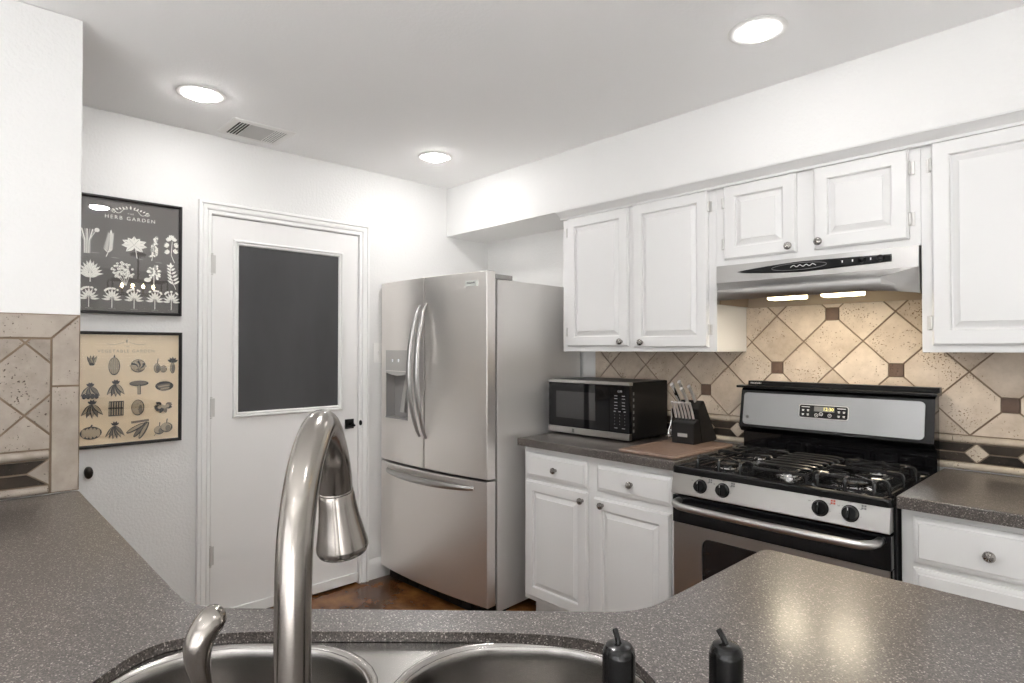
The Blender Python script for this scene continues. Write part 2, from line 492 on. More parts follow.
# baseboards
def baseboard_x0(name, y0, y1):
    prof = [(0, 0), (0.014, 0), (0.014, 0.085), (0.010, 0.095), (0.010, 0.104), (0.005, 0.115), (0, 0.118)]
    b = bm_new(); add_prism(b, prof, 'Y', y0, y1)     # (x, z)
    struct(name, b, M['trim'])
baseboard_x0('baseboard_back', -0.9365, 0.0)
baseboard_x0('baseboard_hall', ROOM_Y, -1.866)

# ------------------------------------------------------------------ pantry door
def make_door():
    o = obj('door_1', add_box(bm_new(), (-0.036, -1.8035, 0.012), (0.0, -1.0005, 2.0275), 0.002, 1), M['door']); o['kind'] = 'structure'
    o['label'] = 'white pantry door with a framed chalkboard panel'; o['category'] = 'door'
    # casing, mitred: profile swept round the opening
    prof = [(0.0, 0.0), (0.0, 0.010), (0.004, 0.012), (0.014, 0.012), (0.0155, 0.0075), (0.019, 0.0075), (0.021, 0.014), (0.030, 0.019), (0.040, 0.021), (0.0425, 0.016), (0.046, 0.016), (0.048, 0.024), (0.058, 0.024), (0.061, 0.020), (0.061, 0.0)]   # (out from opening, x)
    b = bm_new(); rings = []
    y0, y1, z1 = DY0+.004, DY1-.004, DZ-.002
    for (yy, zz, sy, sz) in ((y0, 0, -1, 0), (y0, z1, -1, 1), (y1, z1, 1, 1), (y1, 0, 1, 0)):
        rings.append([Vector((x, yy+sy*u, zz+sz*u)) for u, x in prof])
    loft(b, rings, True, True, True)
    obj('casing', b, M['trim'], o)
    # jamb lining
    b = bm_new()
    add_box(b, (-0.12, DY0, 0), (0.0, DY0+.0055, DZ)); add_box(b, (-0.12, DY1-.0055, 0), (0.0, DY1, DZ)); add_box(b, (-0.12, DY0, DZ-.005), (0.0, DY1, DZ))
    obj('jamb', b, M['trim'], o)
    b = bm_new(); add_box(b, (-0.6, DY0-.1, -0.01), (-0.5, DY1+.1, DZ+.1))
    # chalkboard and its moulding
    ya, yb, za, zb = -1.703, -1.100, 1.017, 1.919
    k = obj('chalkboard', box((-0.002, ya+.02, za+.02), (0.003, yb-.02, zb-.02)), M['chalk'], o, label='dark grey chalkboard panel')
    prof = [(0, 0), (0, 0.009), (0.004, 0.016), (0.010, 0.017), (0.013, 0.010), (0.016, 0.009), (0.019, 0.013), (0.023, 0.012), (0.0275, 0.004), (0.028, 0)]
    b = bm_new(); rings = []
    for (yy, zz, sy, sz) in ((ya, za, 1, 1), (ya, zb, 1, -1), (yb, zb, -1, -1), (yb, za, -1, 1), (ya, za, 1, 1)):
        rings.append([Vector((x, yy+sy*u, zz+sz*u)) for u, x in prof])
    loft(b, rings, True)
    bmesh.ops.remove_doubles(b, verts=b.verts, dist=1e-5)
    obj('panel_moulding', b, M['trim'], o)
    # hinges
    for z in (1.785, 1.075, 0.345):
        b = bm_new()
        add_tube(b, [(0.009, -1.8045, z-.045), (0.009, -1.8045, z+.045)], 0.0068, 10)
        for q in (-.05, .05): add_lathe(b, [(0, -.004), (.005, -.003), (.006, 0), (.005, .003), (0, .004)], 10, Matrix.Translation((0.009, -1.8045, z+q)))
        add_box(b, (0, -1.800, z-.045), (0.002, -1.785, z+.045))
        obj('hinge', b, M['hinge'], o)
    # sweep along the bottom
    b = bm_new(); add_box(b, (0.0, -1.804, 0.012), (0.012, -1.002, 0.066), 0.004, 2)
    obj('door_sweep', b, M['trim'], o)
    # black square latch with a lever
    h = obj('door_handle', box((0.0, -1.083, 0.905), (0.008, -1.028, 0.960), 0.002), M['black'], o, label='black square lever latch')
    b = bm_new(); add_lathe(b, [(.011, 0), (.011, .02), (.009, .03), (0, .031)], 14, look((0.008, -1.05, 0.93), (1, 0, 0)))
    add_tube(b, [(0.034, -1.036, 0.925), (0.036, -1.06, 0.922), (0.036, -1.10, 0.922)], [.006, .0065, .005], 10)
    obj('lever', b, M['black_gloss'], h)
    b = bm_new(); add_lathe(b, [(.016, 0), (.016, .004), (.012, .010), (0, .012)], 16, Matrix.Translation((0.0105, -0.9885, 0.934)) @ Matrix.Scale(.55, 4, (0, 1, 0)) @ Matrix.Rotation(PI/2, 4, 'Y'))
    obj('strike', b, M['black'], o)
    return o
make_door()
b = bm_new(); add_box(b, (-0.145, -1.95, 0), (-0.121, -0.85, 2.2))
struct('wall_pantry', b, M['wall'])

# ------------------------------------------------------------------ tiles
def clip_poly(poly, x0, x1, y0, y1):
    def cut(p, ax, v, keep_less):
        out = []
        for i in range(len(p)):
            a, c = p[i], p[(i+1) % len(p)]
            ina = (a[ax] <= v) if keep_less else (a[ax] >= v); inc = (c[ax] <= v) if keep_less else (c[ax] >= v)
            if ina: out.append(a)
            if ina != inc:
                t = (v-a[ax])/(c[ax]-a[ax]); out.append((a[0]+t*(c[0]-a[0]), a[1]+t*(c[1]-a[1])))
        return out
    for ax, v, k in ((0, x0, False), (0, x1, True), (1, y0, False), (1, y1, True)):
        if len(poly) < 3: return []
        poly = cut(poly, ax, v, k)
    return poly
def area(p): return 0.5*abs(sum(p[i][0]*p[(i+1) % len(p)][1]-p[(i+1) % len(p)][0]*p[i][1] for i in range(len(p))))
def shrink(poly, d):
    """inset a convex polygon by d"""
    n = len(poly)
    s = sum(poly[i][0]*poly[(i+1) % n][1]-poly[(i+1) % n][0]*poly[i][1] for i in range(n))
    if s < 0: poly = poly[::-1]
    q = poly
    for i in range(n):
        a, c = Vector(poly[i]), Vector(poly[(i+1) % n])
        e = (c-a)
        if e.length < 1e-6: continue
        nrm = Vector((-e.y, e.x)).normalized()
        dd = a.dot(nrm)+d
        out = []
        for k in range(len(q)):
            u, w = Vector(q[k]), Vector(q[(k+1) % len(q)])
            iu, iw = u.dot(nrm) >= dd, w.dot(nrm) >= dd
            if iu: out.append(tuple(u))
            if iu != iw:
                t = (dd-u.dot(nrm))/((w-u).dot(nrm)); out.append(tuple(u+(w-u)*t))
        q = out
        if len(q) < 3: return []
    return q
def add_tile(bm, poly, to3, t0, t1, mi, g=0.0031, bev=0.0018):
    p = shrink(poly, g)
    if len(p) < 3 or area(p) < 2e-5: return
    r2 = shrink(p, bev)
    if len(r2) != len(p) or area(r2) < 1e-5:
        rings = [[to3(u, v, t0) for u, v in p], [to3(u, v, t1) for u, v in p]]
    else:
        rings = [[to3(u, v, t0) for u, v in p], [to3(u, v, t1-bev*.6) for u, v in p], [to3(u, v, t1) for u, v in r2]]
    loft(bm, rings, True, False, True, mi)
def corner_cut(poly, c, half):
    """take the square |dx|,|dy|<half round c off a diamond's corner"""
    cx, cy = c
    out = []
    n = len(poly)
    for i in range(n):
        p = poly[i]
        if abs(p[0]-cx) < 1e-6 and abs(p[1]-cy) < 1e-6:
            pr, nx = Vector(poly[i-1]), Vector(poly[(i+1) % n]); pp = Vector(p)
            for q in (pr, nx):
                d = q-pp; s = half/max(abs(d.x), abs(d.y)); out.append(tuple(pp+d*s))
        else: out.append(p)
    return out
def tile_field(bm, to3, u0, u1, v0, v1, cu, cv, h, dots, half, t0, t1, mi=0, mdot=1):
    i0, i1 = int((u0-cu)/h)-2, int((u1-cu)/h)+2; j0, j1 = int((v0-cv)/h)-2, int((v1-cv)/h)+2
    for i in range(i0, i1+1):
        for j in range(j0, j1+1):
            if (i+j) % 2 == 0: continue          # diamonds are centred on odd points, their corners lie on even ones
            x, y = cu+i*h, cv+j*h
            poly = [(x+h, y), (x, y+h), (x-h, y), (x, y-h)]
            for (a, c) in dots:
                if abs(a-i)+abs(c-j) == 1: poly = corner_cut(poly, (cu+a*h, cv+c*h), half)
            poly = clip_poly(poly, u0, u1, v0, v1)
            if len(poly) >= 3: add_tile(bm, poly, to3, t0, t1, mi)
    for (a, c) in dots:
        x, y = cu+a*h, cv+c*h
        p = clip_poly([(x+half, y+half), (x-half, y+half), (x-half, y-half), (x+half, y-half)], u0, u1, v0, v1)
        if len(p) >= 3: add_tile(bm, p, to3, t0, t1-.0005, mdot, 0.001)
def border_band(bm, to3, u0, u1, v0, v1, centres, hw, t0, t1, mdark, mdia):
    """dark elongated pieces with pale diamonds between, two rows"""
    vm = (v0+v1)/2; hh = (v1-v0)/2
    for c in centres:
        add_tile(bm, clip_poly([(c+hw, vm), (c, v1), (c-hw, vm), (c, v0)], u0, u1, v0, v1), to3, t0, t1, mdia, .0016)
    ends = sorted(centres); segs = zip([ends[0]-(ends[1]-ends[0])]+ends, ends+[ends[-1]+(ends[1]-ends[0])])
    for a, c in segs:
        up = [(a, v1), (a+hw, vm), (c-hw, vm), (c, v1)]; dn = [(a, v0), (a+hw, vm), (c-hw, vm), (c, v0)]
        for p in (up, dn):
            p = clip_poly(p, u0, u1, v0, v1)
            if len(p) >= 3 and area(p) > 1e-4: add_tile(bm, p, to3, t0, t1-.001, mdark, .0028)
def pencil(bm, to3, u0, u1, v0, v1, t0, t1, step, mi, ph=0.0):
    u = u0 - ph
    while u < u1:
        a, c = max(u, u0), min(u+step, u1)
        if c-a > .004:
            vm, r = (v0+v1)/2, (v1-v0)/2
            prof = [(v0, t0)]+[(vm-r*math.cos(PI*k/8), t0+.004+(t1-t0-.004)*math.sin(PI*k/8)) for k in range(9)]+[(v1, t0)]
            loft(bm, [[to3(a+.001, v, t) for v, t in prof], [to3(c-.001, v, t) for v, t in prof]], True, True, True, mi)
        u += step
# backsplash on the range wall: thickness measured toward -Y from the wall face
toR = lambda u, v, t: Vector((u, 0.010-t, v))
b = bm_new()
add_box(b, (0.964, 0.0098, 0.9145), (3.6, 0.0065, 1.722), mi=3)
tile_field(b, toR, 0.964, 3.6, 1.042, 1.722, 2.254, 1.515, 0.1178, [(0, 0), (-2, -2), (2, -2), (-5, -3), (5, -3), (-7, -1), (7, -1), (-9, -3), (9, -3)], 0.0255, 0.003, 0.0105)
pencil(b, toR, 0.964, 3.6, 1.0155, 1.0405, 0.003, 0.017, 0.295, 4, 0.06)
pencil(b, toR, 0.964, 3.6, 0.916, 0.9405, 0.003, 0.017, 0.295, 4, 0.06)
border_band(b, toR, 0.964, 3.6, 0.942, 1.014, [2.745-.153*k for k in range(-6, 12)], 0.037, 0.003, 0.011, 2, 4)
for f in b.faces: pass
tag(obj('tile_backsplash', b, [M['tile'], M['tile_dot'], M['tile_dark'], M['grout'], M['tile_cream']], ang=50), 'beige diagonal travertine tile backsplash with dark square insets behind the range', 'backsplash')
# the end wall's tiles: thickness toward +X
toL = lambda u, v, t: Vector((PX+t, u, v))
b = bm_new()
add_box(b, (PX+.0002, -3.6, 0.9145), (PX+.0035, -2.4455, 1.473), mi=3)
yv = -2.519
tile_field(b, toL, -3.6, yv, 1.052, 1.396, -2.583, 1.382, 0.111, [], .02, 0.002, 0.008)
for (z0, z1) in ((0.915, 1.247), (1.247, 1.473)):
    if z1 > 1.4:
        add_tile(b, [(yv, z0), (-2.4455, z0), (-2.4455, z1), (yv, 1.397)], toL, 0.002, 0.009, 0)
    else: add_tile(b, [(yv, z0), (-2.4455, z0), (-2.4455, z1), (yv, z1)], toL, 0.002, 0.009, 0)
u = yv
first = True
while u > -3.6:
    w = 0.31
    add_tile(b, [(u-w, 1.397), (u, 1.397), (u+(.073 if first else 0), 1.473), (u-w, 1.473)], toL, 0.002, 0.009, 0); u -= w; first = False
pencil(b, toL, -3.6, yv-.004, 1.024, 1.050, 0.002, 0.016, 0.3, 0)
pencil(b, toL, -3.6, yv-.004, 0.916, 0.940, 0.002, 0.016, 0.3, 0)
border_band(b, toL, -3.6, yv-.002, 0.942, 1.022, [yv-.002-.42*k for k in range(0, 4)], 0.055, 0.002, 0.009, 2, 0)
tag(obj('tile_backsplash', b, [M['tile_left'], M['tile_dot'], M['tile_dark'], M['grout'], M['tile_cream']], ang=50), 'grey-beige tile backsplash on the white end wall at the left edge', 'backsplash')

# ------------------------------------------------------------------ cabinets
def panel_front(bm, x0, x1, z0, z1, y, t=0.019, fw=0.052, raised=True, drawer=False):
    """door or drawer front in the xz plane, back at y, face toward -y"""
    if drawer:
        prof = [(0, 0), (0, t-.009), (.004, t-.007), (.010, t-.004), (.014, t-.0035), (.017, t)]
    else:
        prof = [(0, 0), (0, t-.008), (.003, t-.006), (.006, t-.001), (.009, t), (fw-.003, t), (fw, t-.002), (fw+.002, t-.012), (fw+.007, t-.0125), (fw+.026, t-.003), (fw+.0275, t-.0005), (fw+.030, t-.0003)]
    rings = [[Vector((x0+u, y-d, z0+u)), Vector((x1-u, y-d, z0+u)), Vector((x1-u, y-d, z1-u)), Vector((x0+u, y-d, z1-u))] for u, d in prof]
    return loft(bm, rings, True, True, True)
def knob_bm(x, y, z, r=0.0155):
    b = bm_new()
    add_lathe(b, [(.008, 0), (.0075, .002), (.0055, .006), (.0055, .011), (.010, .014), (r, .019), (r, .023), (r*.8, .028), (r*.35, .031), (0, .0315)], 20, look((x, y, z), (0, -1, 0)))
    for k in range(8):                                   # fluted shell face
        a = 2*PI*k/8
        add_tube(b, [(x+.003*math.cos(a), y-.0312, z+.003*math.sin(a)), (x+r*.6*math.cos(a), y-.0298, z+r*.6*math.sin(a)), (x+r*.95*math.cos(a), y-.0245, z+r*.95*math.sin(a))], [.0012, .0021, .0014], 6)
    return b
def hinge_bm(x, y, z, s):
    b = bm_new()
    add_box(b, (x, y, z-.024), (x+s*.014, y-.004, z+.024), .0015)
    add_tube(b, [(x, y-.012, z-.020), (x, y-.012, z+.020)], .0048, 8)
    add_lathe(b, [(0, -.004), (.0035, -.002), (.0045, 0), (0, .001)], 8, Matrix.Translation((x, y-.012, z-.021)))
    add_lathe(b, [(0, .004), (.0035, .002), (.0045, 0), (0, -.001)], 8, Matrix.Translation((x, y-.012, z+.021)))
    return b
UY = -0.305
CROWN_Z = 2.082
def upper_cabinet(name, label, x0, x1, z0, doors, side=None):
    t = thing(name, label, 'cabinet', ((x0+x1)/2, 0, z0))
    fy = UY+.019
    doors = [(a+.012-(a-1)*.005, c+.012-(c-1)*.005, e, f, kx+.012-(kx-1)*.005, kz, hs) for a, c, e, f, kx, kz, hs in doors]
    b = bm_new(); add_box(b, (x0, -.001, z0), (x1, fy, 2.1085), .0015, 1)
    obj('carcass', b, M['cab'], t)
    for (a, c, e, f, kx, kz, hs) in doors:
        b = bm_new(); panel_front(b, a, c, e, f, fy-.0002)
        d = obj('door', b, M['cab'], t)
        obj('knob', knob_bm(kx, UY, kz), M['pewter'], d, label='fluted pewter knob')
        hx, s = (a, -1) if hs < 0 else (c, 1)
        for z in ((e+.078, f-.075) if f-e > .5 else (e+.07, f-.07)):
            obj('hinge', hinge_bm(hx+s*.003, fy, z, s), M['hinge'], d)
    return t
upper_cabinet('wall_cabinet', 'white two-door wall cabinet above the microwave', 0.972, 1.8768, 1.352,
              [(1.001, 1.402, 1.379, 2.074, 1.366, 1.402, -1), (1.432, 1.832, 1.372, 2.074, 1.487, 1.397, 1)])
upper_cabinet('wall_cabinet', 'short white two-door wall cabinet directly above the range hood', 1.8772, 2.6398, 1.727,
              [(1.909, 2.216, 1.752, 2.072, 2.192, 1.776, -1), (2.282, 2.602, 1.752, 2.072, 2.306, 1.779, 1)])
upper_cabinet('wall_cabinet', 'tall white wall cabinet at the right edge beside the range hood', 2.6402, 3.55, 1.352,
              [(2.669, 3.08, 1.376, 2.074, 3.05, 1.40, -1), (3.11, 3.52, 1.376, 2.074, 3.14, 1.40, 1)])
# crown moulding under the soffit
prof = [(UY+.018, 2.070), (UY-.004, 2.070), (UY-.006, 2.080), (UY-.014, 2.084), (UY-.020, 2.092), (UY-.034, 2.101), (UY-.044, 2.103), (UY-.046, 2.1088), (UY+.018, 2.1088)]
b = bm_new(); loft(b, [[Vector((x, y, z)) for y, z in prof] for x in (0.972, 3.55)], True, True, True)
struct('trim_2', b, M['cab'], 'white crown moulding along the top of the wall cabinets', 'moulding')

BY = -0.615
def base_cabinet(name, label, x0, x1, drawers, doors, toe=True):
    t = thing(name, label, 'cabinet', ((x0+x1)/2, -.3, 0))
    fy = BY+.019
    b = bm_new(); add_box(b, (x0, -.002, .10), (x1, fy, .8755), .0015, 1)
    obj('carcass', b, M['cab'], t)
    obj('toe_kick', box((x0+.01, -.01, 0), (x1-.005, fy+.07, .0995)), M['cab'], t)
    for (a, c, e, f, kx, kz) in drawers:
        b = bm_new(); panel_front(b, a, c, e, f, fy-.0002, drawer=True)
        d = obj('drawer', b, M['cab'], t)
        if kx: obj('knob', knob_bm(kx, BY, kz), M['pewter'], d, label='fluted pewter knob')
    for (a, c, e, f, kx, kz) in doors:
        b = bm_new(); panel_front(b, a, c, e, f, fy-.0002)
        d = obj('door', b, M['cab'], t)
        obj('knob', knob_bm(kx, BY, kz), M['pewter'], d, label='fluted pewter knob')
    return t
base_cabinet('base_cabinet', 'white base cabinet with two drawers and two doors below the microwave', 0.985, 1.8755,
             [(1.004, 1.402, .722, .842, 1.213, .778), (1.460, 1.846, .722, .842, 1.652, .782)],
             [(1.004, 1.402, .125, .704, 1.380, .664), (1.442, 1.838, .125, .690, 1.497, .664)])
base_cabinet('base_cabinet', 'white base cabinet of drawers to the right of the gas range', 2.6475, 3.55,
             [(2.680, 3.06, .714, .852, 2.868, .781), (2.680, 3.06, .405, .697, 2.868, .55), (2.680, 3.06, .125, .388, 2.868, .25), (3.10, 3.52, .714, .852, 3.31, .781)],
             [(3.10, 3.52, .125, .697, 3.13, .64)])

# ------------------------------------------------------------------ worktops
CT, CTH = 0.914, 0.038
def round_top(bm, loop, z0, z1, holes=(), r=0.006):
    """slab with softened top edge; loop is ccw (x,y)"""
    n = len(loop)
    def inset(d):
        out = []
        for i in range(n):
            p0, p1, p2 = Vector(loop[i-1]), Vector(loop[i]), Vector(loop[(i+1) % n])
            e1, e2 = (p1-p0).normalized(), (p2-p1).normalized()
            n1, n2 = Vector((-e1.y, e1.x)), Vector((-e2.y, e2.x))
            m = (n1+n2); m = m/ max(.3, m.dot(n1)) if m.length > 1e-6 else n1
            out.append(p1+m*d)
        return out
    outer = inset(r)
    rings = [[Vector((p[0], p[1], z0)) for p in loop], [Vector((p[0], p[1], z1-r)) for p in loop],
             [Vector((*p, z1-r*.3)) for p in inset(r*.3)], [Vector((*p, z1)) for p in outer]]
    loft(bm, rings, True)
    fill_plate(bm, outer, list(holes), z1); fill_plate(bm, loop, list(holes), z0)
    for h in holes:
        loft(bm, [[Vector((p[0], p[1], z)) for p in h] for z in (z0, z1)], True)
    bmesh.ops.remove_doubles(bm, verts=bm.verts, dist=1e-5)
    return bm
b = bm_new(); round_top(b, [(0.972, -.638), (1.8765, -.638), (1.8765, -.0105), (0.972, -.0105)], CT-CTH, CT, r=.004)
tag(obj('worktop', b, M['counter'], ang=50), 'grey-brown speckled worktop under the microwave and knife block', 'worktop')
b = bm_new(); round_top(b, [(2.6455, -.638), (3.55, -.638), (3.55, -.0105), (2.6455, -.0105)], CT-CTH, CT, r=.004)
tag(obj('worktop', b, M['counter'], ang=50), 'grey-brown speckled worktop at the right of the gas range', 'worktop')

def ST(s, t): return ((s+t)/R2, (s-t)/R2)
# sink cut-out in the 45-degree corner
far = [(-.296, 3.46), (-.296, 3.39), (-.288, 3.325), (-.262, 3.284), (-.21, 3.261), (-.13, 3.250), (0, 3.246), (.12, 3.244), (.24, 3.244), (.33, 3.251), (.395, 3.270), (.435, 3.310), (.460, 3.375), (.470, 3.46)]
near = [(s, 3.46+.215*min(1, (3.46-t)/.215)) for s, t in far[::-1] if t < 3.455]
cut = [ST(p.x, p.y) for p in catmull([Vector((s, t, 0)) for s, t in far+near], 5, True)]
if sum(cut[i][0]*cut[(i+1) % len(cut)][1]-cut[(i+1) % len(cut)][0]*cut[i][1] for i in range(len(cut))) < 0: cut = cut[::-1]
inner = [p[:2] for p in catmull([(1.93, -2.4455, 0), (2.0, -2.440, 0), (2.055, -2.412, 0), (2.11, -2.360, 0)], 5)] + \
        [p[:2] for p in catmull([(2.49, -1.977, 0), (2.548, -1.916, 0), (2.572, -1.862, 0), (2.576, -1.80, 0)], 5)] + \
        [(2.576, -1.435), (2.579, -1.422), (2.587, -1.414), (2.60, -1.411), (3.56, -1.411), (3.56, -2.75), (2.85, -3.55), (0.8335, -3.55), (0.8335, -2.4455)]
inner = [tuple(p) for p in inner][::-1]
b = bm_new(); round_top(b, inner, CT-.016, CT, [cut], .005)
# built-up front edge below the sheet
def edge_strip(bm, pts, off, z0, z1):
    pts = [Vector(p) for p in pts]; q = []
    for i in range(len(pts)):
        a, c = pts[max(0, i-1)], pts[min(len(pts)-1, i+1)]
        e = (c-a).normalized(); q.append(pts[i]+Vector((-e.y, e.x))*off)
    rings = []
    for p, w in zip(pts, q): rings.append([Vector((*p, z0)), Vector((*p, z1)), Vector((*w, z1)), Vector((*w, z0))])
    loft(bm, rings, True, True, True)
edge_strip(b, [p for p in inner[1:] if True][:-1], .02, CT-CTH, CT-.0155)
tag(obj('worktop', b, M['counter'], ang=50), 'large speckled corner worktop with the sink in the foreground', 'worktop')

# cabinets below the corner worktop
t = thing('peninsula_cabinet', 'white cabinets carrying the foreground corner worktop', 'cabinet', (2.2, -2.8, 0))
b = bm_new()
add_box(b, (.8345, -2.478, .1), (2.03, -2.50, .8755)); 
add_box(b, (2.62, -1.44, .1), (3.5, -1.462, .8755)); add_box(b, (2.609, -1.44, .1), (2.631, -1.93, .8755)); add_box(b, (3.478, -1.462, .1), (3.5, -2.7, .8755))
add_box(b, (.84, -3.478, .1), (2.85, -3.5, .8755))
rot = Matrix.Translation((2.035, -2.478, 0)) @ Matrix.Rotation(math.atan2(.548, .575), 4, 'Z')
add_box(b, (0, -.02, .1), (.794, 0, .8755), mtx=rot)
rot2 = Matrix.Translation((2.85, -3.5, 0)) @ Matrix.Rotation(math.atan2(.8, .65), 4, 'Z')
add_box(b, (0, 0, .1), (1.02, .02, .8755), mtx=rot2)
obj('carcass', b, M['cab'], t)
b = bm_new(); add_box(b, (.8345, -2.52, 0), (2.06, -2.54, .0995)); add_box(b, (2.66, -1.50, 0), (3.44, -1.52, .0995)); add_box(b, (2.66, -1.50, 0), (2.68, -1.9, .0995)); add_box(b, (3.42, -1.52, 0), (3.44, -2.7, .0995)); add_box(b, (.84, -3.42, 0), (2.85, -3.44, .0995))
obj('toe_kick', b, M['cab'], t)
def faced(fn, mtx):
    bb = bm_new(); fn(bb); bb.transform(mtx); return bb
# fronts facing the kitchen (+Y side): build facing -y then turn
for (a, c) in ((.86, 1.22), (1.25, 1.61), (1.64, 2.0)):
    mt = Matrix.Translation((a+c, -2.478*2, 0)) @ Matrix.Rotation(PI, 4, 'Z')
    obj('door', faced(lambda q: panel_front(q, a, c, .125, .70, -2.4778), mt), M['cab'], t)
    obj('drawer', faced(lambda q: panel_front(q, a, c, .722, .852, -2.4778, drawer=True), mt), M['cab'], t)
for (a, c) in ((.02, .385), (.41, .775)):
    mt = rot @ Matrix.Translation((a+c, 0.0002, 0)) @ Matrix.Rotation(PI, 4, 'Z')
    obj('door', faced(lambda q: panel_front(q, a, c, .125, .852, 0), mt), M['cab'], t)
obj('end_panel', faced(lambda q: panel_front(q, 2.66, 3.46, .125, .852, 0), Matrix.Translation((2.66+3.46, -1.4398, 0)) @ Matrix.Rotation(PI, 4, 'Z')), M['cab'], t)

# ------------------------------------------------------------------ sink
t = thing('kitchen_sink', 'stainless double-bowl sink set under the foreground corner worktop', 'sink', (*ST(.09, 3.46), .70))
ZF = 0.897
bowls = [(-.300, .087, 3.252, 3.66), (.099, .473, 3.238, 3.66)]
def bowl_ring(bw, d, z, r):
    return [Vector((*ST(u, w), z)) for u, w in rrect(bw[0]+d, bw[1]-d, bw[2]+d, bw[3]-d, r-d*.6, 8)]
fl = []
m_ = Vector((.087, 3.46))
for p in [Vector((s, tt)) for s, tt in far+near]:
    v_ = p-m_; fl.append(ST(*(m_+v_*(1+.024/v_.length))))
b = bm_new(); fill_plate(b, fl, [[(p.x, p.y) for p in bowl_ring(bw, 0, 0, .15)] for bw in bowls], ZF)
obj('rim_plate', b, M['sink_steel'], t)
for bw in bowls:
    b = bm_new(); rings = []
    for d, z in ((0, ZF), (.002, ZF+.0022), (.006, ZF+.0025), (.009, ZF+.0005), (.0105, ZF-.002), (.013, ZF-.0015), (.016, ZF-.006), (.018, ZF-.02), (.022, ZF-.15), (.028, ZF-.178), (.045, ZF-.195), (.075, ZF-.2), (.11, ZF-.203)):
        rings.append(bowl_ring(bw, d, z, .15))
    loft(b, rings, True, False, True)
    bo = obj('bowl', b, M['sink_steel'], t, ang=60)
    cs, ct_ = (bw[0]+bw[1])/2, (bw[2]+bw[3])/2
    obj('drain', lathe([(.055, 0), (.055, .003), (.045, .004), (.04, .001), (.012, .0005), (.010, .008), (0, .009)], 24, Matrix.Translation((*ST(cs, ct_), ZF-.2035))), M['chrome'], bo)

# ------------------------------------------------------------------ faucet
def W(s, tt, z): return Vector((*ST(s, tt), z))
FT = 3.78
t = thing('kitchen_faucet', 'brushed nickel pull-down faucet arching over the sink', 'faucet', (*ST(.125, FT), CT))
b = bm_new()
add_lathe(b, [(.030, 0), (.030, .006), (.027, .010), (.025, .014), (.024, .05), (.023, .11), (.020, .125), (.0135, .132), (0, .134)], 32, Matrix.Translation((*ST(.125, FT), CT)))
obj('base_body', b, M['nickel'], t)
path = [W(.125, FT, 1.03), W(.125, FT, 1.12), W(.125, FT-.001, 1.20), W(.1253, FT-.006, 1.240), W(.1250, FT-.022, 1.275), W(.1230, FT-.050, 1.2970), W(.1180, FT-.082, 1.2985), W(.1125, FT-.115, 1.2835), W(.1075, FT-.140, 1.265), W(.1045, FT-.156, 1.243), W(.1018, FT-.165, 1.2255)]
b = bm_new(); pp = catmull(path, 8)
rr = [0.0126 + (0.0038*max(0, (i/len(pp)-.72)/.28)) for i in range(len(pp))]
add_tube(b, pp, rr, 24)
obj('spout', b, M['nickel'], t, ang=60)
hd = pp[-1]; dirn = Vector((*ST(.004, -.010), -.06)).normalized()
b = bm_new()
add_lathe(b, [(.0158, 0), (.0166, .001), (.0166, .0025), (.0162, .003), (.0172, .006), (.0178, .014), (.0195, .028), (.0225, .044), (.0250, .056), (.0252, .060), (.0235, .064), (.018, .066), (.017, .0645), (0, .0645)], 32, look(hd, dirn))
obj('spray_head', b, M['nickel'], t, ang=50)
b = bm_new()
pb = hd - dirn*.018
to_cam = Vector((*ST(0.03, 1), 0.05)).normalized()
pbk = pb + to_cam*.0155
add_box(b, (-.0035, -.0015, -.001), (.0035, .0015, .0018), .0004, 1, mtx=look(pbk, to_cam))
obj('spray_button', b, M['rubber'], t, label='small black spray indicator')
# lever handle on the left of the body
hub = W(.098, FT+.004, 1.00)
b = bm_new(); add_lathe(b, [(.016, 0), (.017, .004), (.017, .022), (.015, .028), (0, .030)], 20, look(W(.103, FT+.002, .995), Vector((*ST(-1, .05), .05))))
lv = catmull([W(.080, FT+.004, 1.005), W(.0775, FT+.010, 1.05), W(.0748, FT+.016, 1.10), W(.0726, FT+.020, 1.138), W(.0715, FT+.024, 1.154), W(.0727, FT+.026, 1.167), W(.0756, FT+.024, 1.1765), W(.0795, FT+.020, 1.1825), W(.0845, FT+.015, 1.1855)], 6)
nn = len(lv)
rad = [.0056 + .0044*math.sin(min(1, max(0, (i/nn-.30)/.45))*PI/2) - (.0066*(max(0, i/(nn-1)-.86)/.14)**2) for i in range(nn)]
add_tube(b, lv, rad, 16, flat=.92)
obj('handle', b, M['nickel'], t, ang=60)

# soap pumps beside the faucet
def pump(s, tt, top, label, yaw):
    p = thing('soap_dispenser', label, 'soap dispenser', (*ST(s, tt), CT))
    p['group'] = 'black soap dispensers'
    o0 = Matrix.Translation((*ST(s, tt), CT))
    hh = top-CT
    obj('bottle', lathe([(.026, 0), (.028, .003), (.028, hh-.105), (.026, hh-.095), (.017, hh-.082), (.0135, hh-.076), (.0135, hh-.070), (0, hh-.0695)], 28, o0), M['pump'], p)
    obj('pump_head', lathe([(.010, hh-.0695), (.0118, hh-.066), (.0118, hh-.008), (.0112, hh-.004), (.0092, hh-.001), (.006, hh), (0, hh)], 28, o0), M['pump'], p)
    d = Vector((math.cos(yaw), math.sin(yaw), 0)); base = Vector((*ST(s, tt), top))
    b = bm_new(); add_tube(b, catmull([base+Vector((0, 0, -.006))-d*.002, base+d*.001+Vector((0, 0, .001)), base+d*.004+Vector((0, 0, .0042)), base+d*.007+Vector((0, 0, .0070))], 4), [.0021]*13, 10)
    obj('nozzle', b, M['pump'], p)
away = math.atan2(*ST(-.35, -1)[::-1])
pump(.3545, 3.76, 1.150, 'black soap pump bottle nearer the faucet, in front of the right sink bowl', away-.1)
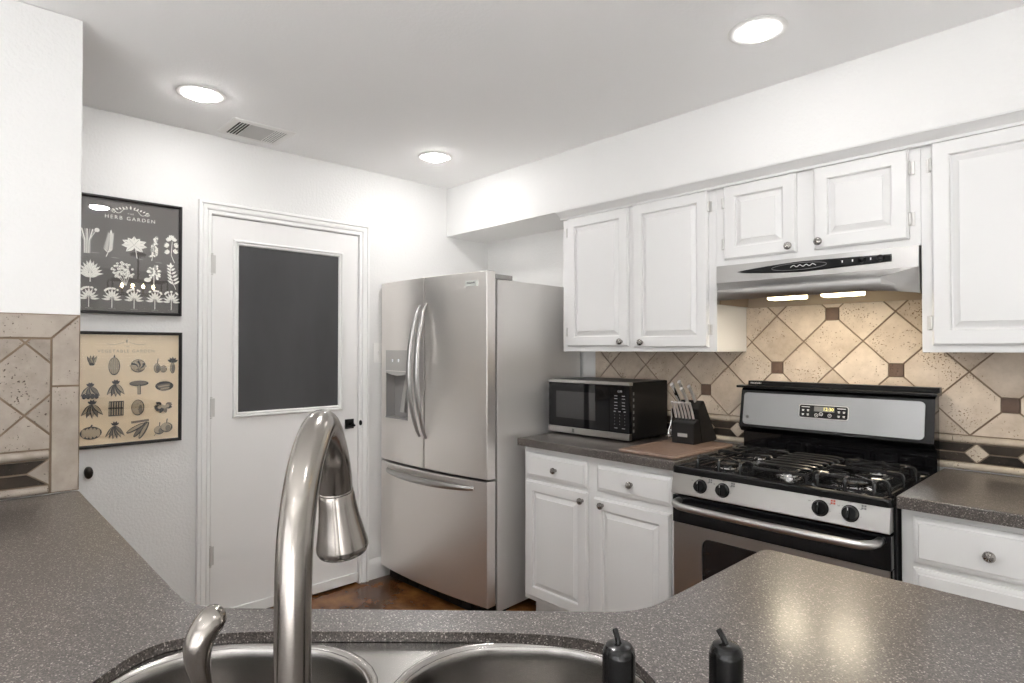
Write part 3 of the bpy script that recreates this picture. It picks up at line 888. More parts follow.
pump(.4310, 3.76, 1.151, 'black soap pump bottle farther right, standing clear of the sink bowls', away+.15)

# ------------------------------------------------------------------ refrigerator (local frame: x along the front, -y toward the room)
def make_fridge():
    W_ = 0.905
    t = thing('refrigerator', 'stainless french-door refrigerator with a bottom freezer drawer', 'refrigerator', (0.022, -0.857, 0), math.atan2(.054, .903), local=True)
    BOW = 0.030
    def fy(x): u = 2*x/W_-1; return -BOW*(1-u*u)
    def fz(bm, x0, x1, z0, z1, th=.058, hole=None, n=10, r=.006):
        """bowed door: front follows fy, with softened side edges"""
        xs = [x0, x0+r*.3, x0+r] + [x0+r+(x1-x0-2*r)*k/n for k in range(1, n)] + [x1-r, x1-r*.3, x1]
        zs = [z0, z0+r*.3, z0+r, z1-r, z1-r*.3, z1]
        if hole:
            xs = sorted(xs+[hole[0], hole[1]]); zs = sorted(zs+[hole[2], hole[3]])
        def dep(v, a, c):
            d = min(v-a, c-v)
            return r if d <= 1e-6 else (r*.35 if d < r*.9 else 0)
        g = {}
        for i, x in enumerate(xs):
            for j, z in enumerate(zs):
                g[i, j] = bm.verts.new((x, fy(x)+max(dep(x, x0, x1), dep(z, z0, z1)), z))
        for i in range(len(xs)-1):
            for j in range(len(zs)-1):
                if hole and hole[0]-1e-6 <= xs[i] and xs[i+1] <= hole[1]+1e-6 and hole[2]-1e-6 <= zs[j] and zs[j+1] <= hole[3]+1e-6: continue
                bm.faces.new((g[i, j], g[i+1, j], g[i+1, j+1], g[i, j+1]))
        I, J = len(xs)-1, len(zs)-1
        loop = [g[i, 0] for i in range(I+1)]+[g[I, j] for j in range(1, J+1)]+[g[i, J] for i in range(I-1, -1, -1)]+[g[0, j] for j in range(J-1, 0, -1)]
        bk = [bm.verts.new((v.co.x, th, v.co.z)) for v in loop]
        n_ = len(loop)
        for i in range(n_):
            j = (i+1) % n_; bm.faces.new((loop[i], bk[i], bk[j], loop[j]))
        bm.faces.new(bk)
        return bm
    # cabinet body
    b = bm_new(); add_box(b, (.045, .084, .03), (W_-.010, .79, 1.722), .006, 2)
    obj('body', b, M['steel_side'], t)
    b = bm_new(); add_box(b, (.06, .0585, .085), (W_-.055, .0838, 1.715))
    obj('door_gasket', b, M['rubber'], t)
    b = bm_new(); add_box(b, (.05, .03, .012), (W_-.02, .16, .072), .004, 2)
    for k in range(9): add_box(b, (.07+.09*k, .022, .022), (.14+.09*k, .031, .058), .002)
    obj('base_grille', b, M['black'], t)
    for xx in (.06, W_-.06):
        b = bm_new(); add_tube(b, [(xx-.012, .2, .022), (xx+.012, .2, .022)], .021, 14); obj('roller', b, M['rubber'], t)
    for xx, yy in ((.08, .72), (W_-.08, .72), (.10, .10), (W_-.10, .10)):
        b = bm_new(); add_tube(b, [(xx, yy, 0), (xx, yy, .035)], .0145, 12); obj('foot', b, M['rubber'], t)
    xs = .444
    hole = (.062, .298, .962, 1.236)
    b = bm_new(); fz(b, .0, xs-.003, .713, 1.757, hole=hole)
    dl = obj('door', b, M['steel'], t)
    # dispenser recess
    b = bm_new(); x0, x1, z0, z1 = hole; D = .055
    n = 8
    top = [(x0+(x1-x0)*k/n, z1-.008-.016*(1-(2*k/n-1)**2)) for k in range(n+1)]
    yk = lambda x: fy(x)+.001
    q = [(x0, D, z0), (x1, D, z0), (x1, D, z1), (x0, D, z1)]
    f_ = [(x0, yk(x0), z0), (x1, yk(x1), z0), (x1, yk(x1), z1), (x0, yk(x0), z1)]
    bv = [b.verts.new(p) for p in q]; fv = [b.verts.new(p) for p in f_]
    b.faces.new(bv)
    for i in range(4): b.faces.new((fv[i], fv[(i+1) % 4], bv[(i+1) % 4], bv[i]))
    rec = obj('dispenser_recess', b, M['grey_plastic'], dl)
    b = bm_new()      # arched lip
    for k in range(n):
        (xa, za), (xb, zb) = top[k], top[k+1]
        vs = [(xa, yk(xa)-.002, z1), (xb, yk(xb)-.002, z1), (xb, yk(xb)-.002, zb), (xa, yk(xa)-.002, za)]
        vk = [(p[0], p[1]+.03, p[2]) for p in vs]
        loft(b, [[Vector(p) for p in vs], [Vector(p) for p in vk]], True, True, True)
    obj('dispenser_lip', b, M['silver_plastic'], dl)
    b = bm_new()      # chute paddle
    add_tube(b, [(.215, .035, 1.215), (.205, .020, 1.10), (.196, .012, 1.0)], [.014, .017, .019], 12, flat=.7)
    obj('dispenser_paddle', b, M['silver_plastic'], dl)
    b = bm_new(); add_box(b, (x0+.004, -.015, z0), (x1-.004, D, z0+.008), .002)
    obj('drip_tray', b, M['grey_plastic'], dl)
    b = bm_new()      # control panel above the recess
    nn = 6; rings = []
    for k in range(nn+1):
        x = x0+(x1-x0)*k/nn; y = fy(x)
        rings.append([Vector((x, y+.004, 1.240)), Vector((x, y-.0025, 1.240)), Vector((x, y-.0025, 1.358)), Vector((x, y+.004, 1.358))])
    loft(b, rings, True, True, True)
    obj('dispenser_panel', b, M['silver_plastic'], dl)
    for x in (.14, .205):
        b = bm_new(); add_prism(b, [(x-.004, 1.290), (x+.004, 1.290), (x+.007, 1.306), (x-.007, 1.306)], 'Y', fy(x)-.0032, fy(x)-.002)
        obj('display_icon', b, M['led_white'], dl)
    b = bm_new(); fz(b, xs+.003, W_, .713, 1.757)
    dr = obj('door', b, M['steel'], t)
    b = bm_new(); fz(b, 0, W_, .079, .702, n=16)
    dz = obj('freezer_drawer', b, M['steel'], t)
    # bowed bar handles
    def bar(z0, z1, x, amp, lean):
        pts = []
        for k in range(21):
            u = k/20; s = math.sin(PI*u)
            pts.append(Vector((x+lean*(s**.8), fy(x)-.004-amp*(s**.75), z0+(z1-z0)*u)))
        rr = [.0070+.0095*math.sin(PI*k/20)**.6 for k in range(21)]
        bb = bm_new(); add_tube(bb, pts, rr, 14, flat=.85)
        return bb
    obj('handle', bar(.885, 1.605, xs-.032, .066, -.012), M['chrome'] if False else M['steel_h'], dl)
    obj('handle', bar(.880, 1.615, xs+.022, .066, .0), M['steel_h'], dr)
    pts = []
    for k in range(25):
        u = k/24; s = math.sin(PI*u); x = .085+.735*u
        pts.append(Vector((x, fy(x)-.003-.05*s**.6, .662)))
    b = bm_new(); add_tube(b, pts, [.009+.0105*math.sin(PI*k/24)**.5 for k in range(25)], 14)
    obj('handle', b, M['steel_h'], dz)
    # badge
    b = bm_new(); add_box(b, (.764, fy(.806)-.0065, 1.683), (.848, fy(.806)+.012, 1.712), .0015)
    bd = obj('badge', b, M['badge'], dr)
    lt = text_bm('FRIGIDAIRE', .0118); lt.transform(Matrix.Translation((.806, fy(.806)-.0068, 1.700)) @ FACE_MY)
    obj('lettering', lt, M['print_dark'], bd, smooth=False)
    # hinge covers
    for x0_, x1_ in ((.045, .11), (W_-.075, W_-.012)):
        b = bm_new(); add_box(b, (x0_, .075, 1.7225), (x1_, .20, 1.748), .004); add_box(b, (x0_+.015, .035, 1.7575), (x1_-.015, .08, 1.764), .002); add_box(b, (x0_+.02, .07, 1.735), (x1_-.02, .085, 1.762), .001)
        obj('hinge_cover', b, M['grey_plastic'], t)
    return t
make_fridge()

# ------------------------------------------------------------------ gas range
RX0, RX1 = 1.8805, 2.6415
RC = (RX0+RX1)/2
t = thing('gas_range', 'stainless and black gas range with five burners', 'range', (RC, -.35, 0))
b = bm_new()
add_box(b, (RX0, -.625, .05), (RX1, -.02, .878), .003)
for x in (RX0+.05, RX1-.05):
    for y in (-.58, -.07): add_tube(b, [(x, y, 0), (x, y, .055)], .016, 12)
obj('body', b, M['black'], t)
# cooktop pan with rolled rim
b = bm_new()
rim = [(0, .879), (0, .898), (.003, .904), (.009, .9065), (.016, .904), (.020, .897), (.030, .8935)]
rings = []
for d, z in rim:
    rings.append([Vector((x, y, z)) for x, y in rrect(RX0-.0005+d, RX1+.0005-d, -.672+d, -.075-d, .022-d*.4, 5)])
loft(b, rings, True, True, True)
for x0, x1 in ((1.915, 2.165), (2.365, 2.607)):        # shallow burner wells
    rr_ = [[Vector((x, y, z)) for x, y in rrect(x0+d, x1-d, -.635+d, -.135-d, .03, 5)] for d, z in ((0, .8938), (.004, .8965), (.009, .8938))]
    loft(b, rr_, True)
obj('cooktop', b, M['enamel'], t)
# burners
burn = [(2.04, -.525, .042), (2.04, -.235, .034), (2.487, -.525, .046), (2.487, -.235, .032)]
for x, y, r in burn:
    bb = obj('burner', lathe([(r+.018, 0), (r+.018, .004), (r+.006, .007), (r, .010), (r, .016), (0, .0162)], 28, Matrix.Translation((x, y, .8936))), M['chrome'], t)
    obj('cap', lathe([(r-.002, .0164), (r+.002, .0175), (r+.002, .022), (r-.003, .0245), (0, .025)], 28, Matrix.Translation((x, y, .8936))), M['black_matt'], bb)
b = bm_new(); rings = []
for d, z in ((-.012, .8936), (-.012, .897), (0, .901), (0, .910), ):
    rings.append([Vector((x, y, z)) for x, y in rrect(2.229+d, 2.299-d, -.52+d, -.24-d, .034-d*.8, 8)])
loft(b, rings, True, False, True)
bb = obj('burner', b, M['chrome'], t)
b = bm_new(); rings = []
for d, z in ((.001, .9102), (-.003, .912), (-.003, .917), (.004, .9195)):
    rings.append([Vector((x, y, z)) for x, y in rrect(2.229+d, 2.299-d, -.52+d, -.24-d, .034-d*.8, 8)])
loft(b, rings, True, True, True)
obj('cap', b, M['black_matt'], bb)
# grates
GZ = .934
def leg_bar(bm, p, q, r=.0068):
    add_tube(bm, [p, q], r, 4, square=True)
def arch_foot(bm, x, y, dx, dy):
    """bar end that turns down to the pan"""
    add_tube(bm, catmull([(x-dx*.03, y-dy*.03, GZ), (x-dx*.006, y-dy*.006, GZ-.001), (x+dx*.004, y+dy*.004, GZ-.008), (x+dx*.006, y+dy*.006, .8945)], 4), .0066, 6)
def side_grate(x0, x1):
    b = bm_new(); y0, y1 = -.600, -.150; cx = (x0+x1)/2; ym = (y0+y1)/2
    lz = .9015                                    # low perimeter bar just above the pan
    loop = [(x0+.004, y0+.004), (x1-.004, y0+.004), (x1-.004, y1-.004), (x0+.004, y1-.004)]
    for i in range(4): leg_bar(b, (*loop[i], lz), (*loop[(i+1) % 4], lz), .0055)
    leg_bar(b, (x0+.012, ym, GZ), (x1-.012, ym, GZ), .0062)
    for x, sg in ((x0, -1), (x1, 1)):
        for y in (ym, -.545, -.215): 
            add_tube(b, catmull([(x-sg*.050, y, GZ), (x-sg*.014, y, GZ), (x-sg*.003, y, GZ-.009), (x, y, .8945)], 4), .0064, 6)
    for yy, sg in ((y0, -1), (y1, 1)):
        for x in (x0+.030, cx, x1-.030): arch_foot(b, x, yy-sg*.010, 0, sg)
        leg_bar(b, (x0+.030, yy-sg*.036, GZ-.001), (x1-.030, yy-sg*.036, GZ-.001), .0058)
    for by in (-.525, -.235):
        for ax, ay in ((x0+.030, by-.060), (x1-.030, by-.060), (x0+.030, by+.072), (x1-.030, by+.072)):
            dx, dy = cx-ax, by-ay; L = math.hypot(dx, dy); k = (L-.016)/L
            leg_bar(b, (ax, ay, GZ-.001), (ax+dx*k, ay+dy*k, GZ+.003), .0058)
        for sg in (-1, 1):                        # short cross pieces close the zigzag
            leg_bar(b, (cx+sg*.086, by-.060, GZ), (cx+sg*.086, by+.072, GZ), .0054)
    return b
obj('grate', side_grate(1.925, 2.158), M['black_matt'], t)
b = bm_new()
for y in (-.53, -.475, -.42, -.365, -.31, -.255, -.20):
    add_tube(b, catmull([(2.168, y, .8945+.02), (2.172, y, GZ-.004), (2.185, y, GZ), (2.264, y, GZ+.001), (2.343, y, GZ), (2.356, y, GZ-.004), (2.360, y, .8945+.02)], 3), .0056, 6)
for x in (2.169, 2.359):
    leg_bar(b, (x, -.58, GZ-.012), (x, -.15, GZ-.012), .006)
    for y in (-.575, -.36, -.155): leg_bar(b, (x, y, GZ-.012), (x, y, .8945), .0065)
leg_bar(b, (2.169, -.577, GZ-.010), (2.359, -.577, GZ-.010), .006); leg_bar(b, (2.169, -.152, GZ-.01), (2.359, -.152, GZ-.01), .006)
obj('grate', b, M['black_matt'], t)
obj('grate', side_grate(2.370, 2.603), M['black_matt'], t)
# slanted front panel with knobs
yp0, yp1 = -.672, -.660
b = bm_new(); add_prism(b, [(-.632, .8), (yp0-.006, .8), (yp0-.008, .803), (yp1-.004, .877), (yp1, .8785), (-.632, .8785)], 'X', RX0+.006, RX1-.006)
panel_b = b
pn = Vector((0, -1, .16)).normalized()
for i, x in enumerate((2.008, 2.097, 2.436, 2.526)):
    pz = .842; py = yp0-.008+(pz-.803)/.074*.016
    mt = look((x, py, pz), pn)
    k = obj('knob', lathe([(.0265, 0), (.0265, .002), (.0235, .004), (.022, .016), (.020, .020), (0, .0205)], 28, mt), M['black'], t)
    b = bm_new(); add_box(b, (-.0045, -.0195, .019), (.0045, .0195, .028), .002, mtx=mt @ Matrix.Rotation(PI, 4, 'Z'))
    obj('grip', b, M['black_gloss'], k)
    b = bm_new(); add_box(b, (-.0006, .010, .028), (.0006, .0185, .0284), mtx=mt)
    obj('pointer', b, M['print_white'], k)
    b = bm_new()
    for q in range(7):
        a = math.radians(-60+q*50); rr_ = .0315
        add_box(b, (-.0014, -.0004, 0), (.0014, .0004, .0005), mtx=mt @ Matrix.Translation((rr_*math.cos(a), rr_*math.sin(a), 0)))
    tx = text_bm('OFF', .007, depth=.0003); tx.transform(mt @ Matrix.Translation((0, .0345, .0003)) @ Matrix.Rotation(0, 4, 'Z')); merge(b, tx)
    for w_, dx_ in (('HI', .026), ('LO', -.03)):
        tx = text_bm(w_, .006, depth=.0003); tx.transform(mt @ Matrix.Translation((dx_*1.15, .018, .0003))); merge(b, tx)
    merge(panel_b, b, 1)
    b = bm_new()
    for px, py_ in ((-.004, .004), (.004, .004), (-.004, -.004), (.004, -.004)):
        add_box(b, (px-.003, py_-.003, 0), (px+.003, py_+.003, .0005), mtx=mt @ Matrix.Translation((.038, .026, 0)))
    merge(panel_b, b, 2 if i == 2 else 3)
obj('control_panel', panel_b, [M['steel_h'], M['print_dark'], M['print_red'], M['print_grey']], t)
# oven door
b = bm_new(); add_box(b, (RX0+.004, -.668, .685), (RX1-.004, -.627, .792), .004)
add_box(b, (RX0+.004, -.652, .215), (RX1-.004, -.627, .6855), .003)
od = obj('oven_door', b, M['black_gloss'], t)
b = bm_new()
WX0, WX1, WZ0_, WZ1_ = RX0+.125, RX1-.125, .335, .644
fill_plate(b, rrect(RX0+.006, RX1-.010, .218, .684, .004, 3), [rrect(WX0, WX1, WZ0_, WZ1_, .032, 6)], 0)
ex = bmesh.ops.extrude_face_region(b, geom=list(b.faces))
bmesh.ops.translate(b, vec=(0, 0, .010), verts=[v for v in ex['geom'] if isinstance(v, bmesh.types.BMVert)])
b.transform(Matrix.Translation((0, -.6525, 0)) @ FACE_MY)
obj('door_skin', b, M['steel_h'], od, ang=25)
b = bm_new(); rings = [[Vector((x, -.6535-d, z)) for x, z in rrect(WX0+.001, WX1-.001, WZ0_+.001, WZ1_-.001, .031, 6)] for d in (0, .004)]
loft(b, rings, True, True, True)
obj('window', b, M['dark_glass'], od)
pts = catmull([(1.915, -.668, .772), (1.917, -.700, .771), (1.935, -.722, .768), (1.99, -.732, .765), (2.261, -.736, .764), (2.53, -.732, .765), (2.587, -.722, .768), (2.605, -.700, .771), (2.607, -.668, .772)], 6)
b = bm_new(); add_tube(b, pts, .0135, 16)
obj('handle', b, M['steel_h'], od)
obj('storage_drawer', box((RX0+.004, -.664, .055), (RX1-.004, -.627, .208), .004), M['steel_h'], t)
# backguard
b = bm_new()
sec = [(-.022, .88), (-.060, .88), (-.060, .985), (-.088, .992), (-.1065, 1.012), (-.078, 1.176), (-.066, 1.186), (-.066, 1.196), (-.022, 1.196)]
add_prism(b, sec, 'X', RX0+.008, RX1-.006)
bg = obj('backguard', b, M['enamel'], t, ang=40)
b = bm_new(); add_box(b, (RX0-.008, -.102, 1.187), (RX1+.004, -.022, 1.1985), .003); add_box(b, (RX0+.030, -.060, 1.1985), (RX1+.004, -.024, 1.219), .002)
obj('vent_trim', b, M['black'], bg)
lt = text_bm('FRIGIDAIRE', .010, align='LEFT'); lt.transform(Matrix.Translation((RX0+.042, -.0604, 1.2085)) @ FACE_MY)
obj('lettering', lt, M['print_white'], bg, smooth=False)
# tilted steel fascia, local plate then tilted into place
bd = Vector((0, .0285, .164)).normalized()                 # up the slope
bn = Vector((0, -bd.z, bd.y))                              # outward
def slope(u, v, d): return Vector((u, -.1065, 1.012)) + bd*v + bn*d
def plate(u0, u1, v0, v1, r, d0, d1, bev=.0015):
    b = bm_new(); rings = []
    for e, d in ((0, d0), (0, d1-bev), (bev, d1)):
        rings.append([slope(x, y, d) for x, y in rrect(u0+e, u1-e, v0+e, v1-e, r, 5)])
    return loft(b, rings, True, True, True)
obj('fascia', plate(RX0+.022, RX1-.036, .010, .157, .016, .0003, .004), M['steel_dark'], bg)
obj('display_panel', plate(2.150, 2.345, .060, .118, .010, .004, .0056), M['silver_plastic'], bg)
disp_b = plate(2.153, 2.342, .063, .115, .008, .0056, .0066, .0004)

obj('screen', plate(2.212, 2.292, .090, .111, .002, .0066, .0070, .0002), M['print_grey'], bg)
MS = Matrix.Translation(slope(0, 0, .0072)) @ Matrix(((1, 0, 0, 0), (0, bd.y, bn.y, 0), (0, bd.z, bn.z, 0), (0, 0, 0, 1)))
lt = text_bm('12:30', .019, depth=.0003); lt.transform(MS @ Matrix.Translation((2.268, .1005, 0)))
obj('clock_digits', lt, M['led'], bg, smooth=False)
b = bm_new()
for u, v in ((2.168, .092), (2.188, .092), (2.168, .074), (2.188, .074), (2.309, .092), (2.328, .092), (2.309, .074), (2.328, .074)):
    for k in range(2):
        w = .0048 - .001*k
        vs = plate(u-w, u+w, v+.0015-.0045*k, v+.0040-.0045*k, .0008, .0064, .0070, .0001); merge(b, vs)
for u, v in ((2.222, .074), (2.240, .080), (2.274, .076)):
    tb = bm_new(); tb2 = []
    for k in range(17):
        a = 2*PI*k/16; tb2.append(slope(u+.0068*math.cos(a), v+.0068*math.sin(a), .0068))
    add_tube(tb, tb2, .0008, 6, cap=False); merge(b, tb)
    vs = plate(u-.003, u+.003, v-.001, v+.001, .0004, .0064, .0070, .0001); merge(b, vs)
for u0, u1 in ((2.161, 2.195), (2.302, 2.335)):
    merge(b, plate(u0, u1, .1055, .108, .0006, .0064, .0070, .0001))
merge(disp_b, b, 1)
obj('display', disp_b, [M['black_gloss'], M['print_white']], bg)
b = bm_new(); add_lathe(b, [(.0068, 0), (.0068, .0006), (.0052, .0012), (.0052, .0004), (.002, .0004), (0, .0004)], 18, look(slope(1.926, .045, .004), bn))
obj('emblem', b, M['print_grey'], bg)

# ------------------------------------------------------------------ range hood
HX0, HX1 = 1.884, 2.636
t = thing('range_hood', 'stainless under-cabinet range hood with lit lamps', 'range hood', (RC, -.2, 1.55))
yb = -.2935-.010
# outer skin, left to right stations: back-left, front-left ... as quads
top_f = [(HX0, 1.7265), (HX1, 1.7265)]
def skin():
    b = bm_new()
    A = [Vector((HX0, yb, 1.7262)), Vector((HX1, yb, 1.7262))]
    Bv = [Vector((HX0, yb-.001, 1.652)), Vector((HX1, yb-.001, 1.652))]
    Cc = [Vector((HX0+.080, -.446, 1.611)), Vector((HX1-.078, -.446, 1.611))]
    D = [Vector((HX0+.080, -.452, 1.604)), Vector((HX1-.078, -.452, 1.604))]
    E_ = [Vector((HX0+.080, -.452, 1.5635)), Vector((HX1-.078, -.452, 1.5635))]
    S = [Vector((HX0, yb, 1.560)), Vector((HX1, yb, 1.560))]
    K = [Vector((HX0, -.004, 1.560)), Vector((HX1, -.004, 1.560))]
    KT = [Vector((HX0, -.004, 1.7262)), Vector((HX1, -.004, 1.7262))]
    def q(*v): b.faces.new([b.verts.new(p) for p in v])
    q(A[0], A[1], Bv[1], Bv[0]); q(Bv[0], Bv[1], Cc[1], Cc[0]); q(Cc[0], Cc[1], D[1], D[0]); q(D[0], D[1], E_[1], E_[0])
    for i in (0, 1):
        q(Bv[i], Cc[i], D[i], E_[i], S[i]); q(A[i], Bv[i], S[i], K[i], KT[i])
    q(KT[0], KT[1], A[1], A[0]); q(K[0], K[1], KT[1], KT[0])
    bmesh.ops.remove_doubles(b, verts=b.verts, dist=1e-5)
    return b
sh = obj('shell', skin(), M['steel_h'], t, ang=8)
sm_ = sh.modifiers.new('sheet', 'SOLIDIFY'); sm_.thickness = .0016; sm_.offset = -1
b = bm_new()      # recessed pan inside, with a back plate
fill_plate(b, [(HX0+.003, -.008), (HX1-.003, -.008), (HX1-.003, yb), (HX1-.083, -.446), (HX0+.083, -.446), (HX0+.003, yb)][::-1], [], 1.606)
ex = bmesh.ops.extrude_face_region(b, geom=list(b.faces)); bmesh.ops.translate(b, vec=(0, 0, .002), verts=[v for v in ex['geom'] if isinstance(v, bmesh.types.BMVert)])
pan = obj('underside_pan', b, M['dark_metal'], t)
b = bm_new(); add_box(b, (HX0+.004, -.014, 1.5565), (HX1-.004, -.006, 1.6055)); add_box(b, (HX0+.004, -.285, 1.5605), (HX0+.008, -.014, 1.6055)); add_box(b, (HX1-.008, -.285, 1.5605), (HX1-.004, -.014, 1.6055))
obj('reflection_plates', b, M['tile_reflection'], t)  # plates added inside, coloured like the reflected tiles
b = bm_new(); add_box(b, (2.10, -.25, 1.598), (2.42, -.06, 1.6058), .002)
for k in range(20): add_box(b, (2.11+.0155*k, -.242, 1.5965), (2.116+.0155*k, -.068, 1.5985))
obj('grease_filter', b, M['steel'], t)
for i, (x0, x1) in enumerate(((2.120, 2.255), (2.325, 2.460))):
    b = bm_new(); add_box(b, (x0-.008, -.345, 1.580), (x1+.008, -.262, 1.6058), .003)
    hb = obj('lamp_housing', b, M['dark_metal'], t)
    b = bm_new(); add_box(b, (x0, -.338, 1.5635), (x1, -.270, 1.5805), .004)
    obj('lamp_lens', b, M['hood_lamp'], hb, label='glowing warm lamp lens')
# black control strip with pointed end
b = bm_new(); up, dn = [], []
N_ = 28
for k in range(N_+1):
    u = k/N_; x = 1.982+.572*u
    hgt = .0225*(u/.45)**.6 if u < .45 else .0225-.0085*((u-.45)/.55)
    up.append((x, 1.6915+hgt*.9)); dn.append((x, 1.6915-hgt))
poly = dn+up[::-1]
rings = [[Vector((x, yb-.0005-d, z+(1.6915-z)*e)) for x, z in poly] for d, e in ((0, 0), (.005, 0), (.009, .15), (.011, .4))]
loft(b, rings, True, False, True)
bmesh.ops.remove_doubles(b, verts=b.verts, dist=1e-6)
cs = obj('control_strip', b, M['black'], t, ang=50)
b = bm_new(); tp = []
for k in range(33):
    a = 2*PI*k/32; tp.append(Vector((2.235+.105*math.cos(a), yb-.0115, 1.691+.0135*math.sin(a))))
add_tube(b, tp, .0012, 6, cap=False)
obj('oval_emblem', b, M['print_grey'], cs)
b = bm_new()      # flourish lettering, too small to read
add_tube(b, catmull([(2.205+.012*k, yb-.0122, 1.6925+(.004 if k % 2 else -.003)) for k in range(9)], 4), .0012, 6)
obj('script', b, M['print_white'], cs)
for x in (2.462, 2.522):
    obj('knob', lathe([(.013, 0), (.013, .006), (.011, .012), (0, .0125)], 20, look((x, yb-.010, 1.692), (0, -1, 0))), M['black_gloss'], cs)
for x in (2.395, 2.43, 2.49):
    obj('indicator_mark', box((x-.002, yb-.0118, 1.689), (x+.002, yb-.0105, 1.697)), M['print_white'], cs, smooth=False)

# ------------------------------------------------------------------ microwave
MX0, MX1, MY0, MY1, MZ0, MZ1 = .945, 1.472, -.375, -.035, .924, 1.203
t = thing('microwave_oven', 'black and stainless countertop microwave oven', 'microwave', ((MX0+MX1)/2, -.2, CT))
b = bm_new(); add_box(b, (MX0+.004, MY0+.022, MZ0), (MX1-.004, MY1, MZ1), .004)
for x in (MX0+.04, MX1-.04):
    for y in (MY0+.06, MY1-.04): add_tube(b, [(x, y, CT+.0004), (x, y, MZ0+.002)], .014, 14)
bo = obj('casing', b, M['casing'], t)
b = bm_new()
for k in range(7): add_box(b, (MX1-.0042, MY0+.035, 0.96+.03*k), (MX1-.003, MY0+.045, .975+.03*k))
obj('side_vents', b, M['print_grey'], bo, smooth=False)
xc = 1.352
b = bm_new(); add_box(b, (MX0, MY0, MZ0+.032), (xc-.001, MY0+.021, MZ1-.016), .002)
dd = obj('door', b, M['black_gloss'], t)
obj('window', box((MX0+.055, MY0-.0008, MZ0+.078), (xc-.085, MY0+.001, MZ1-.060), .0005), M['dark_glass'], dd)
b = bm_new(); add_box(b, (xc+.001, MY0, MZ0+.032), (MX1, MY0+.021, MZ1-.016), .002)
key_b = b
b = bm_new(); add_box(b, (MX0, MY0-.003, MZ0), (xc-.0008, MY0+.021, MZ0+.0315), .002); add_box(b, (xc+.0008, MY0-.003, MZ0), (MX1, MY0+.021, MZ0+.0315), .002)
obj('lower_trim', b, M['steel_h'], t)
b = bm_new(); add_box(b, (MX0, MY0-.002, MZ1-.0155), (xc-.0008, MY0+.03, MZ1), .002); add_box(b, (xc+.0008, MY0-.002, MZ1-.0155), (MX1, MY0+.03, MZ1), .002)
obj('upper_trim', b, M['steel_h'], t)
b = bm_new(); add_box(b, (1.112, MY0-.0036, MZ0+.006), (1.128, MY0-.0025, MZ0+.026)); 
obj('door_logo', b, M['print_grey'], dd, smooth=False)
# keypad markings
b = bm_new()
cx_ = 1.415
lt = text_bm('12:30', .013, depth=.0003); lt.transform(Matrix.Translation((cx_, MY0-.0003, 1.158)) @ FACE_MY); merge(b, lt)
rows = [(1.136, 2), (1.122, 2), (1.104, 2), (1.089, 2), (1.074, 2), (1.060, 3), (1.044, 3), (1.028, 3), (1.012, 3), (.997, 3), (.979, 2)]
for r_, (z, n_) in enumerate(rows):
    for k in range(n_):
        x = cx_ + ((k-.5)*.045 if n_ == 2 else (k-1)*.03)
        if r_ < 5 or r_ == 10: add_box(b, (x-.009, MY0-.0006, z-.0014), (x+.009, MY0+.0002, z+.0014))
        elif r_ == 5: add_box(b, (x-.006, MY0-.0006, z-.002), (x+.006, MY0+.0002, z+.002))
        else:
            d_ = text_bm('1234567890'[min(9, (r_-6)*3+k)], .0065, depth=.0003); d_.transform(Matrix.Translation((x, MY0-.0003, z)) @ FACE_MY); merge(b, d_)
merge(key_b, b, 1)
obj('control_panel', key_b, [M['black_gloss'], M['print_mid']], t)

# ------------------------------------------------------------------ cutting board, knife block, knives
BZ = CT+.0005
b = bm_new(); rings = []
for d, z in ((.003, BZ), (0, BZ+.003), (0, BZ+.009), (.003, BZ+.012), (.016, BZ+.012), (.018, BZ+.0105), (.024, BZ+.0105), (.026, BZ+.012)):
    rings.append([Vector((x, y, z)) for x, y in rrect(1.575+d, 1.868-d, -.612+d, -.115-d, .018-d*.4, 5)])
loft(b, rings, True, True, True)
tag(obj('cutting_board', b, M['board']), 'thin reddish-brown cutting board lying on the worktop beside the range', 'cutting board')
BT = BZ+.012
KX0, KX1 = 1.640, 1.757
t = thing('knife_block', 'black slanted knife block with a lower steak-knife step', 'knife block', ((KX0+KX1)/2, -.17, BT))
b = bm_new()
add_prism(b, [(-.235, BT+.0004), (-.062, BT+.0004), (-.058, BT+.02), (-.178, 1.124), (-.243, 1.086), (-.268, 1.03)][0:0] or [(-.205, BT+.0004), (-.070, BT+.0004), (-.064, BT+.014), (-.186, 1.124), (-.242, 1.088)], 'X', KX0, KX1)
bmesh.ops.bevel(b, geom=list(b.edges), offset=.003, segments=2, affect='EDGES')
obj('slanted_body', b, M['black_wood'], t)
b = bm_new(); add_prism(b, [(-.276, BT+.0004), (-.206, BT+.0004), (-.231, 1.040), (-.276, 1.022)], 'X', KX0+.001, KX1-.001)
bmesh.ops.bevel(b, geom=list(b.edges), offset=.002, segments=2, affect='EDGES')
obj('steak_knife_step', b, M['black_wood'], t)
b = bm_new(); add_box(b, (1.672, -.2775, .958), (1.722, -.2755, .974), .0008)
pl = obj('name_plate', b, M['silver_plastic'], t)
